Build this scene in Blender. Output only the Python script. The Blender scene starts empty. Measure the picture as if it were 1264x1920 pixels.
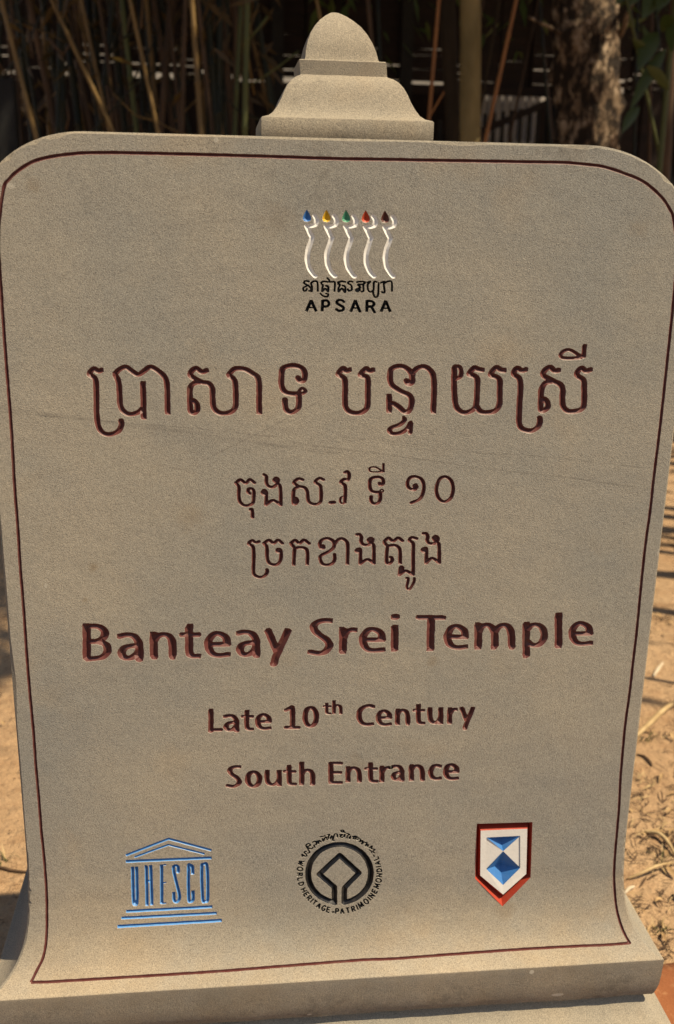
import bpy, math, random
import numpy as np
from mathutils import Vector
from mathutils.geometry import delaunay_2d_cdt

# ------------------------------------------------------------------ camera, sky, sun, exposure
SC = bpy.context.scene
COL = SC.collection
CAMZ = 1.6                                   # eye height; sign face is the plane Y = 0
FPX, PITCH, YAW, ROLL, CX, CD = 1899.80, 0.295748, 0.111867, 0.0203316, -0.162906, 1.363911
def cam_axes():
    cy, sy, cp, sp = math.cos(YAW), math.sin(YAW), math.cos(PITCH), math.sin(PITCH)
    f = np.array([sy*cp, cy*cp, -sp]); x = np.array([cy, -sy, 0.0]); u = np.cross(x, f)
    cr, sr = math.cos(ROLL), math.sin(ROLL)
    return cr*x + sr*u, -sr*x + cr*u, f
AX, AU, AF = cam_axes()
CPOS = np.array([CX, -CD, CAMZ])
cd = bpy.data.cameras.new('camera'); cam = bpy.data.objects.new('camera', cd); COL.objects.link(cam)
from mathutils import Matrix
cam.matrix_world = Matrix(((AX[0], AU[0], -AF[0], CPOS[0]), (AX[1], AU[1], -AF[1], CPOS[1]), (AX[2], AU[2], -AF[2], CPOS[2]), (0, 0, 0, 1)))
cd.sensor_fit = 'VERTICAL'; cd.sensor_height = 36.0; cd.sensor_width = 24.0
cd.lens = FPX/1920*36.0
cd.clip_start = 0.05; cd.clip_end = 500
cd.dof.use_dof = True; cd.dof.focus_distance = 1.47; cd.dof.aperture_fstop = 4.6
SC.camera = cam

SUN = Vector((0.438, -0.240, 0.867)).normalized()
w = bpy.data.worlds.new('World'); SC.world = w; w.use_nodes = True
nt = w.node_tree; bg = nt.nodes['Background']
sky = nt.nodes.new('ShaderNodeTexSky'); sky.sky_type = 'NISHITA'; sky.sun_disc = False
sky.sun_elevation = math.asin(SUN.z); sky.sun_rotation = math.atan2(SUN.x, SUN.y)
sky.dust_density = 2.0; sky.ozone_density = 1.0
nt.links.new(sky.outputs[0], bg.inputs[0]); bg.inputs[1].default_value = 0.062
sl = bpy.data.lights.new('sun', 'SUN'); sl.energy = 4.7; sl.angle = math.radians(0.53); sl.color = (1.0, 0.84, 0.59)
so = bpy.data.objects.new('sun', sl); COL.objects.link(so)
so.rotation_euler = SUN.to_track_quat('Z', 'Y').to_euler(); so.location = (6, -3, 12)
vs = SC.view_settings
vs.view_transform = 'Standard'; vs.look = 'None'; vs.gamma = 1.0; vs.use_curve_mapping = False
vs.exposure = 0.54

# ------------------------------------------------------------------ helpers
rng = random.Random(11)
def ray(px, py):
    return AF + (px-632)/FPX*AX - (py-960)/FPX*AU
def at(px, py, Y):                            # photo direction met with the vertical plane at depth Y
    v = ray(px, py); t = (Y - CPOS[1])/v[1]; return Vector(CPOS + t*v)
def on_ground(px, py, z=0.0):
    v = ray(px, py); t = (z - CPOS[2])/v[2]; return Vector(CPOS + t*v)

def mesh_obj(name, verts, faces, mats, parent=None, smooth=False, midx=None, loc=(0, 0, 0)):
    me = bpy.data.meshes.new(name); me.from_pydata([tuple(v) for v in verts], [], [tuple(f) for f in faces])
    for m in (mats if isinstance(mats, (list, tuple)) else [mats]): me.materials.append(m)
    if midx is not None: me.polygons.foreach_set('material_index', list(midx))
    if smooth: me.polygons.foreach_set('use_smooth', [True]*len(me.polygons))
    me.update()
    o = bpy.data.objects.new(name, me); COL.objects.link(o); o.location = loc
    if parent is not None: o.parent = parent
    return o
def empty(name, loc):
    o = bpy.data.objects.new(name, None); o.empty_display_size = 0.2; COL.objects.link(o); o.location = loc; return o
def tag(o, label=None, cat=None, group=None, kind=None):
    if label: o['label'] = label
    if cat: o['category'] = cat
    if group: o['group'] = group
    if kind: o['kind'] = kind
    return o

# ------------------------------------------------------------------ materials
def boxv(x0, x1, y0, y1, z0, z1):
    V = [(x, y, z) for z in (z0, z1) for y in (y0, y1) for x in (x0, x1)]
    return V, [(0, 2, 3, 1), (4, 5, 7, 6), (0, 1, 5, 4), (2, 6, 7, 3), (0, 4, 6, 2), (1, 3, 7, 5)]
class NB:
    def __init__(s, name):
        s.m = bpy.data.materials.new(name); s.m.use_nodes = True; s.t = s.m.node_tree
        s.b = s.t.nodes['Principled BSDF']
    def n(s, typ, **kw):
        nd = s.t.nodes.new(typ)
        for k, v in kw.items():
            if k in nd.inputs: nd.inputs[k].default_value = v
            else: setattr(nd, k, v)
        return nd
    def l(s, a, b): s.t.links.new(a, b)
    def coord(s, kind='Object'): return s.n('ShaderNodeTexCoord').outputs[kind]
    def noise(s, vec, scale, detail=4, rough=0.55, out='Fac'):
        nd = s.n('ShaderNodeTexNoise', Scale=scale, Detail=detail, Roughness=rough); s.l(vec, nd.inputs['Vector']); return nd.outputs[out]
    def ramp(s, fac, stops):
        r = s.n('ShaderNodeValToRGB'); e = r.color_ramp.elements
        while len(e) < len(stops): e.new(0.5)
        for i, (p, c) in enumerate(stops): e[i].position = p; e[i].color = (*c, 1) if len(c) == 3 else c
        s.l(fac, r.inputs[0]); return r.outputs[0]
    def mix(s, fac, a, b, mode='MIX'):
        m = s.n('ShaderNodeMix', data_type='RGBA', blend_type=mode)
        for sock, v in ((m.inputs[0], fac), (m.inputs[6], a), (m.inputs[7], b)):
            if hasattr(v, 'is_output'): s.l(v, sock)
            elif isinstance(v, (int, float)): sock.default_value = v
            else: sock.default_value = (*v, 1)
        return m.outputs[2]
    def math(s, op, a, b=None, c=None, clamp=False):
        m = s.n('ShaderNodeMath', operation=op, use_clamp=clamp)
        for i, v in enumerate((a, b, c)):
            if v is None: continue
            if hasattr(v, 'is_output'): s.l(v, m.inputs[i])
            else: m.inputs[i].default_value = v
        return m.outputs[0]
    def bump(s, h, strength, dist, prev=None):
        b = s.n('ShaderNodeBump', Strength=strength, Distance=dist); s.l(h, b.inputs['Height'])
        if prev is not None: s.l(prev, b.inputs['Normal'])
        s.l(b.outputs[0], s.b.inputs['Normal']); return b.outputs[0]
    def color(s, c):
        if hasattr(c, 'is_output'): s.l(c, s.b.inputs['Base Color'])
        else: s.b.inputs['Base Color'].default_value = (*c, 1)
    def rough(s, v): s.b.inputs['Roughness'].default_value = v; s.b.inputs['Specular IOR Level'].default_value = 0.3

STONE_A, STONE_B = (0.300, 0.284, 0.248), (0.394, 0.346, 0.272)
def stone_color(nb, co):
    big = nb.noise(co, 2.6, 5, 0.62)
    base = nb.mix(nb.ramp(big, [(0.36, (0, 0, 0)), (0.64, (1, 1, 1))]), STONE_A, STONE_B)
    mp = nb.n('ShaderNodeMapping'); mp.inputs['Scale'].default_value = (1.0, 1.0, 7.0); mp.inputs['Rotation'].default_value = (0, 0.12, 0); nb.l(co, mp.inputs[0])
    bed = nb.ramp(nb.noise(mp.outputs[0], 4.5, 5, 0.65), [(0.3, (0.965, 0.965, 0.97)), (0.7, (1.03, 1.03, 1.025))])
    base = nb.mix(1.0, base, bed, 'MULTIPLY')
    warm = nb.ramp(nb.noise(co, 7.0, 3, 0.5), [(0.60, (0, 0, 0)), (0.74, (1, 1, 1))])
    base = nb.mix(nb.math('MULTIPLY', warm, 0.22), base, (0.42, 0.30, 0.17))
    grain = nb.noise(co, 640, 2, 0.75)
    sp = nb.ramp(grain, [(0.28, (0.46, 0.46, 0.48)), (0.42, (0.87, 0.87, 0.87)), (0.58, (1.08, 1.08, 1.07)), (0.74, (1.42, 1.40, 1.34))])
    base = nb.mix(1.0, base, sp, 'MULTIPLY')
    gr2 = nb.ramp(nb.noise(co, 260, 3, 0.6), [(0.3, (0.90, 0.90, 0.90)), (0.7, (1.08, 1.08, 1.08))])
    base = nb.mix(1.0, base, gr2, 'MULTIPLY')
    return base, grain
def make_stone(name, face=False, band=False):
    nb = NB(name); co = nb.coord()
    base, grain = stone_color(nb, co)
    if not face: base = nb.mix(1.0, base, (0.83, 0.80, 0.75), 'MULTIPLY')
    sep = nb.n('ShaderNodeSeparateXYZ'); nb.l(co, sep.inputs[0]); X, Z = sep.outputs[0], sep.outputs[2]
    # grey lichen-like soiling patches
    soil = nb.math('MULTIPLY', nb.ramp(nb.noise(co, 11, 6, 0.7), [(0.52, (0, 0, 0)), (0.68, (1, 1, 1))]), nb.ramp(nb.noise(co, 60, 3, 0.7), [(0.42, (0, 0, 0)), (0.6, (1, 1, 1))]))
    if face:
        topm = nb.n('ShaderNodeMapRange', **{'From Min': CAMZ-0.03, 'From Max': CAMZ+0.09}); nb.l(Z, topm.inputs[0])
        botm = nb.n('ShaderNodeMapRange', **{'From Min': CAMZ-1.16, 'From Max': CAMZ-1.235}); nb.l(Z, botm.inputs[0])
        msk = nb.math('ADD', nb.math('ADD', nb.math('MULTIPLY', topm.outputs[0], 0.6), nb.math('MULTIPLY', botm.outputs[0], 0.6)), 0.07, clamp=True)
    else: msk = 0.4
    if face:                                   # warm sunlit tone of the foot put into the colour, mottled like earth
        sun_tint = nb.n('ShaderNodeMapRange', **{'From Min': CAMZ-0.98, 'From Max': CAMZ-1.16}); nb.l(Z, sun_tint.inputs[0])
        base = nb.mix(nb.math('MULTIPLY', sun_tint.outputs[0], nb.ramp(nb.noise(co, 9, 5, 0.7), [(0.3, (0.25, 0.25, 0.25)), (0.7, (0.75, 0.75, 0.75))])), base, nb.mix(1.0, base, (0.95, 0.79, 0.60), 'MULTIPLY'))
        grm = nb.n('ShaderNodeMapRange', **{'From Min': CAMZ-1.1705, 'From Max': CAMZ-1.1735}); nb.l(Z, grm.inputs[0])
        grime_shade = nb.ramp(nb.noise(co, 14, 6, 0.7), [(0.3, (0.35, 0.35, 0.35)), (0.7, (0.8, 0.8, 0.8))])  # grime, plus the grey shade of the upright band painted in
        base = nb.mix(nb.math('MULTIPLY', grm.outputs[0], grime_shade), base, nb.mix(1.0, base, (0.66, 0.70, 0.74), 'MULTIPLY'))
    base = nb.mix(nb.math('MULTIPLY', soil, msk), base, (0.10, 0.088, 0.072))
    if face:
        # thin natural veins that cross the stone
        wob = nb.math('MULTIPLY', nb.math('SUBTRACT', nb.noise(co, 6, 2), 0.5), 0.012)
        brk = nb.ramp(nb.noise(co, 26, 3, 0.7), [(0.38, (0.12, 0.12, 0.12)), (0.62, (1, 1, 1))])
        for (x0, z0, x1, z1, wd, st) in VEINS:
            dx, dz = x1-x0, z1-z0; L = math.hypot(dx, dz)
            a, b = -dz/L, dx/L; c = -(a*x0 + b*z0)
            d = nb.math('ADD', nb.math('ADD', nb.math('MULTIPLY', X, a), nb.math('MULTIPLY', Z, b)), c)
            d = nb.math('ABSOLUTE', nb.math('ADD', d, wob))
            ln = nb.n('ShaderNodeMapRange', **{'From Min': wd, 'From Max': wd*0.3}); nb.l(d, ln.inputs[0])
            along = nb.math('ADD', nb.math('MULTIPLY', X, dx/L), nb.math('MULTIPLY', Z, dz/L))
            a0 = x0*dx/L + z0*dz/L
            e = nb.math('MULTIPLY', nb.math('GREATER_THAN', along, a0), nb.math('LESS_THAN', along, a0+L))
            f = nb.math('MULTIPLY', nb.math('MULTIPLY', ln.outputs[0], e), nb.math('MULTIPLY', brk, st))
            base = nb.mix(f, base, (0.17, 0.15, 0.125))
        # brown rusty spots
        for (px, py, r, st) in SPOTS:
            c = at(px, py, 0.0)
            q = nb.math('ADD', nb.math('POWER', nb.math('SUBTRACT', X, c.x-SIGN_BASE.x), 2.0), nb.math('POWER', nb.math('SUBTRACT', Z, c.z), 2.0))
            q = nb.math('SQRT', q); q = nb.math('ADD', q, nb.math('MULTIPLY', nb.math('SUBTRACT', nb.noise(co, 70, 3), 0.5), r*1.4))
            ln = nb.n('ShaderNodeMapRange', **{'From Min': r, 'From Max': r*0.2}); nb.l(q, ln.inputs[0])
            base = nb.mix(nb.math('MULTIPLY', ln.outputs[0], st), base, (0.24, 0.165, 0.09))
    if face:
        for (cx_, cz_, rx_, rz_) in CHIPS:
            q = nb.math('ADD', nb.math('POWER', nb.math('DIVIDE', nb.math('SUBTRACT', X, cx_), rx_), 2.0), nb.math('POWER', nb.math('DIVIDE', nb.math('SUBTRACT', Z, cz_), rz_), 2.0))
            q = nb.math('ADD', q, nb.math('MULTIPLY', nb.math('SUBTRACT', nb.noise(co, 160, 3), 0.5), 1.6))
            base = nb.mix(nb.math('MULTIPLY', nb.math('LESS_THAN', q, 0.8), 0.85), base, (0.50, 0.455, 0.37))
    nb.color(base); nb.rough(0.92)
    n1 = nb.bump(nb.noise(co, 24, 4, 0.6), 0.25, 0.004)
    nb.bump(grain, 0.55, 0.0011, n1)
    return nb.m
def make_paint(name, col, rough=0.45, wear=0.0007, var=0.25):
    nb = NB(name); co = nb.coord()
    v = nb.noise(co, 130, 4, 0.65)
    c = nb.mix(v, tuple(k*(1-var) for k in col), tuple(min(1, k*(1+var)) for k in col))
    c = nb.mix(nb.ramp(nb.noise(co, 38, 5, 0.7), [(0.48, (0, 0, 0)), (0.75, (0.22, 0.22, 0.22))]), c, nb.mix(0.5, c, (0.36, 0.30, 0.23)))
    at_ = nb.n('ShaderNodeAttribute', attribute_name='inset')
    jag = nb.math('MULTIPLY', nb.noise(co, 420, 3, 0.7), wear*2.0)
    ed = nb.n('ShaderNodeMapRange', **{'From Min': wear*0.35, 'From Max': -wear*0.25}); nb.l(nb.math('SUBTRACT', at_.outputs['Fac'], jag), ed.inputs[0])
    sc, gr = stone_color(nb, co)
    c = nb.mix(ed.outputs[0], c, nb.mix(0.35, sc, (0.5, 0.42, 0.33)))
    nb.color(c); nb.rough(rough)
    nb.bump(nb.noise(co, 260, 3, 0.6), 0.4, 0.0006)
    return nb.m
def make_plain(name, c0, c1, scale, rough=0.85, bscale=None, bdist=0.003, stretch=None, bstr=0.6):
    nb = NB(name); co = nb.coord()
    if stretch:
        mp = nb.n('ShaderNodeMapping'); mp.inputs['Scale'].default_value = stretch; nb.l(co, mp.inputs[0]); co = mp.outputs[0]
    f = nb.ramp(nb.noise(co, scale, 5, 0.6), [(0.3, (0, 0, 0)), (0.7, (1, 1, 1))])
    nb.color(nb.mix(f, c0, c1)); nb.rough(rough)
    nb.bump(nb.noise(co, bscale or scale*3, 4, 0.6), bstr, bdist)
    return nb.m

# ------------------------------------------------------------------ sign: moulded profile shared by face, sides and back
HW, TH = 0.475, 0.31
SIGN_BASE = Vector((0.0, 0.155, 0.0))
_pz = np.array([-0.95, -1.0, -1.05, -1.08, -1.10, -1.12, -1.14, -1.155, -1.165, -1.1695])
_pd = np.array([0.0, 0.0006, 0.0028, 0.0060, 0.0095, 0.0152, 0.0245, 0.0365, 0.0490, 0.0580])
_zz = np.linspace(-0.95, -1.1695, 160); _dd = np.interp(-_zz, -_pz, _pd)
for _ in range(3): _dd[3:-3] = np.convolve(_dd, np.ones(7)/7, 'valid')
_arc = np.concatenate([[0], np.cumsum(np.hypot(np.diff(_zz), np.diff(_dd)))])
VEND = -0.95 - _arc[-1]                       # the v of the lower edge of the face
def d_of_z(z): return np.interp(-z, -_zz, _dd)
def v_to_zd(v):                               # v = height on the flat part, arc length below
    if v >= -0.95: return v, 0.0
    a = -0.95 - v; return float(np.interp(a, _arc, _zz)), float(np.interp(a, _arc, _dd))
def nrm_at(v):
    if v > -0.94: return 0.0, -1.0, 0.0
    z0, d0 = v_to_zd(v+0.004); z1, d1 = v_to_zd(v-0.004)
    ty, tz = -(d1-d0), z1-z0; L = math.hypot(ty, tz); ty /= L; tz /= L
    return 0.0, tz, -ty                       # outwards (towards the reader)
def face3(u, v, depth=0.0):
    z, d = v_to_zd(v); n = nrm_at(v)
    return (u - SIGN_BASE.x, -d - depth*n[1] - SIGN_BASE.y, z - depth*n[2] + CAMZ)
def px_uv(px, py):                            # photo direction met with the moulded face
    vv = ray(px, py); lo, hi = (CD-0.12)/vv[1], (CD+0.001)/vv[1]
    f = lambda t: (-CD + t*vv[1]) + d_of_z(t*vv[2])
    for _ in range(40):
        mid = 0.5*(lo+hi)
        if f(mid) > 0: hi = mid
        else: lo = mid
    t = 0.5*(lo+hi); z = t*vv[2]; u = CX + t*vv[0]
    v = z if z >= -0.95 else -0.95 - float(np.interp(-z, -_zz, _arc))
    return u, v

VEINS = []
for a, b, wd, st in (((0, 764), (640, 852), 0.0040, 0.42), ((0, 772), (520, 818), 0.0016, 0.5), ((560, 832), (1225, 918), 0.0016, 0.5), ((640, 820), (1240, 880), 0.0018, 0.42),
                     ((380, 865), (640, 732), 0.0012, 0.5), ((300, 420), (640, 400), 0.003, 0.25), ((600, 380), (1160, 470), 0.0016, 0.22), ((250, 862), (380, 890), 0.0014, 0.35)):
    p0, p1 = at(*a, 0), at(*b, 0); VEINS.append((p0.x-SIGN_BASE.x, p0.z, p1.x-SIGN_BASE.x, p1.z, wd, st))
SPOTS = [(355, 965, 0.028, 0.24), (175, 1062, 0.010, 0.5), (812, 1241, 0.012, 0.35), (668, 1430, 0.02, 0.25), (945, 1700, 0.022, 0.3), (520, 412, 0.03, 0.2), (160, 1125, 0.006, 0.4), (1200, 430, 0.02, 0.22), (60, 350, 0.012, 0.3)]
CHIPS = [(c.x-SIGN_BASE.x, c.z, a, b) for c, a, b in ((at(1046, 1866, -.058), .011, .004), (at(20, 348, 0), .005, .004), (at(997, 1822, -.06), .004, .004), (at(405, 262, 0), .003, .003), (at(1236, 1036, 0), .003, .006), (at(86, 1098, 0), .0025, .004), (at(580, 1902, -.055), .004, .002))]
M_FACE = make_stone('carved_sandstone', face=True)
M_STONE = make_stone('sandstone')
M_RED = make_paint('oxblood_paint', (0.120, 0.037, 0.032), 0.5, 0.00030)
M_RED2 = make_paint('oxblood_paint_fine', (0.110, 0.034, 0.030), 0.5, 0.00016)
M_BLACK = make_paint('black_paint', (0.012, 0.012, 0.013), 0.28, 0.00015)
M_WHITE = make_paint('white_paint', (0.80, 0.77, 0.72), 0.5, 0.0002, 0.08)
M_BLUE = make_paint('light_blue_paint', (0.085, 0.26, 0.56), 0.45, 0.0003)
M_DEEPBLUE = make_paint('deep_blue_paint', (0.045, 0.17, 0.44), 0.35, 0.0003, 0.15)
M_VERMIL = make_paint('vermilion_paint', (0.36, 0.045, 0.022), 0.6, 0.0003, 0.2)
M_YELLOW = make_paint('yellow_paint', (0.66, 0.38, 0.012), 0.45, 0.0003)
M_GREEN = make_paint('green_paint', (0.07, 0.27, 0.155), 0.45, 0.0003)
M_MAROON = make_paint('maroon_paint', (0.10, 0.03, 0.022), 0.4, 0.0003)
M_REDDROP = make_paint('red_drop_paint', (0.48, 0.06, 0.02), 0.45, 0.0003)

# ------------------------------------------------------------------ carving: strokes -> outline -> V cut
def catmull(pts, closed=False, n=7):
    P = [np.array(p, float) for p in pts]
    if len(P) == 2 and not closed: return [P[0]*(1-t)+P[1]*t for t in np.linspace(0, 1, 9)]
    out = []; N = len(P)
    segs = N if closed else N-1
    for i in range(segs):
        p1, p2 = P[i], P[(i+1) % N]
        p0 = P[(i-1) % N] if closed or i > 0 else p1 + (p1-p2)
        p3 = P[(i+2) % N] if closed or i+2 < N else p2 + (p2-p1)
        for k in range(n):
            t = k/n
            out.append(0.5*((2*p1) + (p2-p0)*t + (2*p0-5*p1+4*p2-p3)*t*t + (3*p1-p0-3*p2+p3)*t**3))
    if not closed: out.append(P[-1])
    return out
def smooth_stroke(pts, closed=False):
    if closed: return catmull(pts, True)
    runs = [[pts[0]]]
    for a, b in zip(pts, pts[1:]):
        if abs(a[0]-b[0]) + abs(a[1]-b[1]) < 1e-6: runs.append([b])
        else: runs[-1].append(b)
    out = []
    for r in runs:
        if len(r) < 2: continue
        c = catmull(r); out += c if not out else c[1:]
    return out

def sdf_stroke(GX, GY, P, r, closed, cap, asp):
    """signed distance (in stretched space) to a pen stroke with butt or round ends"""
    D = np.full(GX.shape, 9.9); P = np.array(P, float) / np.array([asp, 1.0])
    xs, ys = GX[0]/asp, GY[:, 0]; mg = r + 0.0016
    n = len(P); segs = n if closed else n-1
    for i in range(segs):
        a, b = P[i], P[(i+1) % n]; e = b-a; L = math.hypot(*e)
        if L < 1e-9: continue
        i0, i1 = np.searchsorted(xs, (min(a[0], b[0])-mg, max(a[0], b[0])+mg)); j0, j1 = np.searchsorted(ys, (min(a[1], b[1])-mg, max(a[1], b[1])+mg))
        e = e/L; rx, ry = xs[None, i0:i1]-a[0], ys[j0:j1, None]-a[1]
        al = rx*e[0]+ry*e[1]; pe = np.abs(-rx*e[1]+ry*e[0])
        d = np.hypot(np.maximum(np.maximum(-al, al-L), 0), pe) - r
        if not closed and cap == 'b':
            if i == 0: d = np.where(al < 0, np.maximum(pe-r, -al), d)
            if i == segs-1: d = np.where(al > L, np.maximum(pe-r, al-L), d)
        sub = D[j0:j1, i0:i1]; np.minimum(sub, d, out=sub)
    return D

def march(D, x0, y0, h):
    ny, nx = D.shape; S = D < 0
    C = (S[:-1, :-1]*1 + S[:-1, 1:]*2 + S[1:, 1:]*4 + S[1:, :-1]*8)
    ys, xs = np.nonzero((C > 0) & (C < 15)); nxt = {}; pos = {}
    def ep(j, i, k):
        if k == 0: key = (j, i, 0); a, b, A, B = (j, i), (j, i+1), D[j, i], D[j, i+1]
        elif k == 1: key = (j, i+1, 1); a, b, A, B = (j, i+1), (j+1, i+1), D[j, i+1], D[j+1, i+1]
        elif k == 2: key = (j+1, i, 0); a, b, A, B = (j+1, i), (j+1, i+1), D[j+1, i], D[j+1, i+1]
        else: key = (j, i, 1); a, b, A, B = (j, i), (j+1, i), D[j, i], D[j+1, i]
        if key not in pos:
            t = min(max(A/(A-B), 0.02), 0.98)
            pos[key] = (x0 + h*(a[1]+(b[1]-a[1])*t), y0 + h*(a[0]+(b[0]-a[0])*t))
        return key
    T = {1: [(3, 0)], 2: [(0, 1)], 3: [(3, 1)], 4: [(1, 2)], 6: [(0, 2)], 7: [(3, 2)], 8: [(2, 3)], 9: [(2, 0)], 11: [(2, 1)], 12: [(1, 3)], 13: [(1, 0)], 14: [(0, 3)], 5: [(3, 0), (1, 2)], 10: [(0, 1), (2, 3)]}
    for j, i in zip(ys, xs):
        for a, b in T[int(C[j, i])]: nxt[ep(j, i, a)] = ep(j, i, b)
    loops = []
    while nxt:
        s = next(iter(nxt)); L = []; k = s
        while k in nxt: L.append(pos[k]); k = nxt.pop(k)
        if len(L) > 6: loops.append(L)
    return loops
def simplify(L, tol):
    P = np.array(L); n = len(P); far = int(np.argmax(((P-P[0])**2).sum(1)))
    def dp(a, b):
        keep = []; st = [(a, b)]
        while st:
            i, j = st.pop()
            if j-i < 2: continue
            A, B = P[i % n], P[j % n]; e = B-A; Ln = math.hypot(*e) or 1e-12
            Q = P[np.arange(i+1, j) % n]-A; d = np.abs(Q[:, 0]*e[1]-Q[:, 1]*e[0])/Ln
            k = int(np.argmax(d))
            if d[k] > tol: keep.append(i+1+k); st += [(i, i+1+k), (i+1+k, j)]
        return keep
    idx = sorted(set([0, far] + [k % n for k in dp(0, far)] + [k % n for k in dp(far, n)]))
    return [tuple(P[i]) for i in idx]

HOLES = []                                    # outlines to be left open in the face
def ccw(L):
    a = sum(p[0]*q[1]-q[0]*p[1] for p, q in zip(L, list(L[1:])+[L[0]]))
    return list(L) if a > 0 else list(L)[::-1]
def seg_dist(Q, loops):
    Q = np.array(Q); best = np.full(len(Q), 9.9)
    for L in loops:
        A = np.array(L); B = np.roll(A, -1, 0); E_ = B-A; LL = (E_**2).sum(1)+1e-18
        for s in range(0, len(Q), 400):
            q = Q[s:s+400, None, :]; t = np.clip(((q-A)*E_).sum(2)/LL, 0, 1)
            d = np.sqrt((((q-A)-t[..., None]*E_)**2).sum(2)).min(1)
            best[s:s+400] = np.minimum(best[s:s+400], d)
    return best
def tri_mesh(loops, ridge_lines, slope, maxd):
    """triangulate the inside of the loops with the ridge lines as creases"""
    V, F, E_ = [], [], []
    loops = [ccw(L) for L in loops]
    for L in loops:
        o = len(V); V += [Vector(p) for p in L]; F.append(list(range(o, o+len(L))))
    nb_ = len(V)
    for R in ridge_lines:
        if len(R) < 1: continue
        o = len(V); V += [Vector(p) for p in R]; E_ += [(o+i, o+i+1) for i in range(len(R)-1)]
    r = delaunay_2d_cdt(V, E_, F, 1, 1e-7, True)
    ov, of, oorig = r[0], r[2], r[5]
    fac = [f for f, og in zip(of, oorig) if len([k for k in og if k < len(loops)]) % 2 == 1]
    Q = [(p.x, p.y) for p in ov]; d = seg_dist(Q, loops); d[d < 2e-6] = 0
    return Q, fac, d, np.minimum(d*slope, maxd)
def finish_cut(name, Q, fac, ins, dep, mat, parent):
    used = sorted({i for f in fac for i in f}); mp = {k: i for i, k in enumerate(used)}
    V = [face3(*Q[i], dep[i]) for i in used]; Fs = []
    for f in fac:
        f = [mp[i] for i in f]; a, b, c = (np.array(V[k]) for k in f[:3])
        if np.cross(b-a, c-a)[1] > 0: f = f[::-1]
        Fs.append(f)
    o = mesh_obj(name, V, Fs, mat, parent)
    at_ = o.data.attributes.new('inset', 'FLOAT', 'POINT'); at_.data.foreach_set('value', [float(ins[i]) for i in used])
    return o
def carve(name, strokes, mat, parent, asp=1.25, slope=1.15, maxd=0.012, h=0.00045, tol=0.00007):
    """strokes: list of (uv points, radius, closed, cap)"""
    lines = [(smooth_stroke(p, c), r, c, cap) for p, r, c, cap in strokes]
    A = np.vstack([np.array(l[0]) for l in lines]); rm = max(l[1] for l in lines)*max(asp, 1)+3*h
    x0, y0 = A.min(0)-rm; x1, y1 = A.max(0)+rm
    gx = np.arange(x0, x1+h, h); gy = np.arange(y0, y1+h, h); GX, GY = np.meshgrid(gx, gy)
    D = np.full(GX.shape, 9.9)
    wob = 0.00014*(np.sin(GX*310+GY*170)+np.sin(GX*-140+GY*420+1.3))
    for P, r, c, cap in lines: np.minimum(D, sdf_stroke(GX, GY, P, r, c, cap, asp), out=D)
    D = D + wob*min(1.0, rm/0.006)
    loops = [simplify(L, tol) for L in march(D, x0, y0, h)]
    loops = [L for L in loops if len(L) > 3]
    ridge = []
    for P, r, c, cap in lines:
        P = np.array(P + ([P[0]] if c else [])); s = np.concatenate([[0], np.cumsum(np.hypot(*np.diff(P, axis=0).T))])
        n = max(2, int(s[-1]/max(0.0014, r*0.45))); ss = np.linspace(0, s[-1], n+1)
        if not c:
            pull = min(r*0.95, s[-1]*0.3); ss = np.clip(ss, pull, s[-1]-pull); ss = np.unique(ss)
        R = np.stack([np.interp(ss, s, P[:, 0]), np.interp(ss, s, P[:, 1])], 1)
        d = seg_dist(R, loops)
        run = []
        for q, dq in zip(R, d):
            if dq > 0.25*r: run.append(tuple(q))
            else:
                if len(run) > 0: ridge.append(run)
                run = []
        if run: ridge.append(run)
    Q, fac, ins, dep = tri_mesh(loops, ridge, slope, maxd)
    HOLES.extend(loops)
    return finish_cut(name, Q, fac, ins, dep, mat, parent)
def zs(region, s, strokes, r, **kw):
    """zoomed-photo points of one glyph -> uv strokes; a stroke may be (points, r, closed, cap)"""
    x0, y0 = region; out = []
    for st in strokes:
        rr, cl, cap = r, False, 'b'
        if isinstance(st, tuple) and isinstance(st[0], list):
            pts = st[0]; rr = st[1] if len(st) > 1 and st[1] else r; cl = len(st) > 2 and st[2]; cap = st[3] if len(st) > 3 else 'b'
        else: pts = st
        uv = [px_uv(x0 + x/s, y0 + y/s) for x, y in pts]
        c = px_uv(x0 + pts[0][0]/s, y0 + pts[0][1]/s); e = px_uv(x0 + (pts[0][0]+rr)/s, y0 + pts[0][1]/s)
        out.append((uv, abs(e[0]-c[0])*0.97, cl, cap))
    return out

sign = empty('stone_sign', SIGN_BASE)
tag(sign, 'carved sandstone sign slab with stepped finial, painted lettering and three emblems', 'sign')

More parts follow.
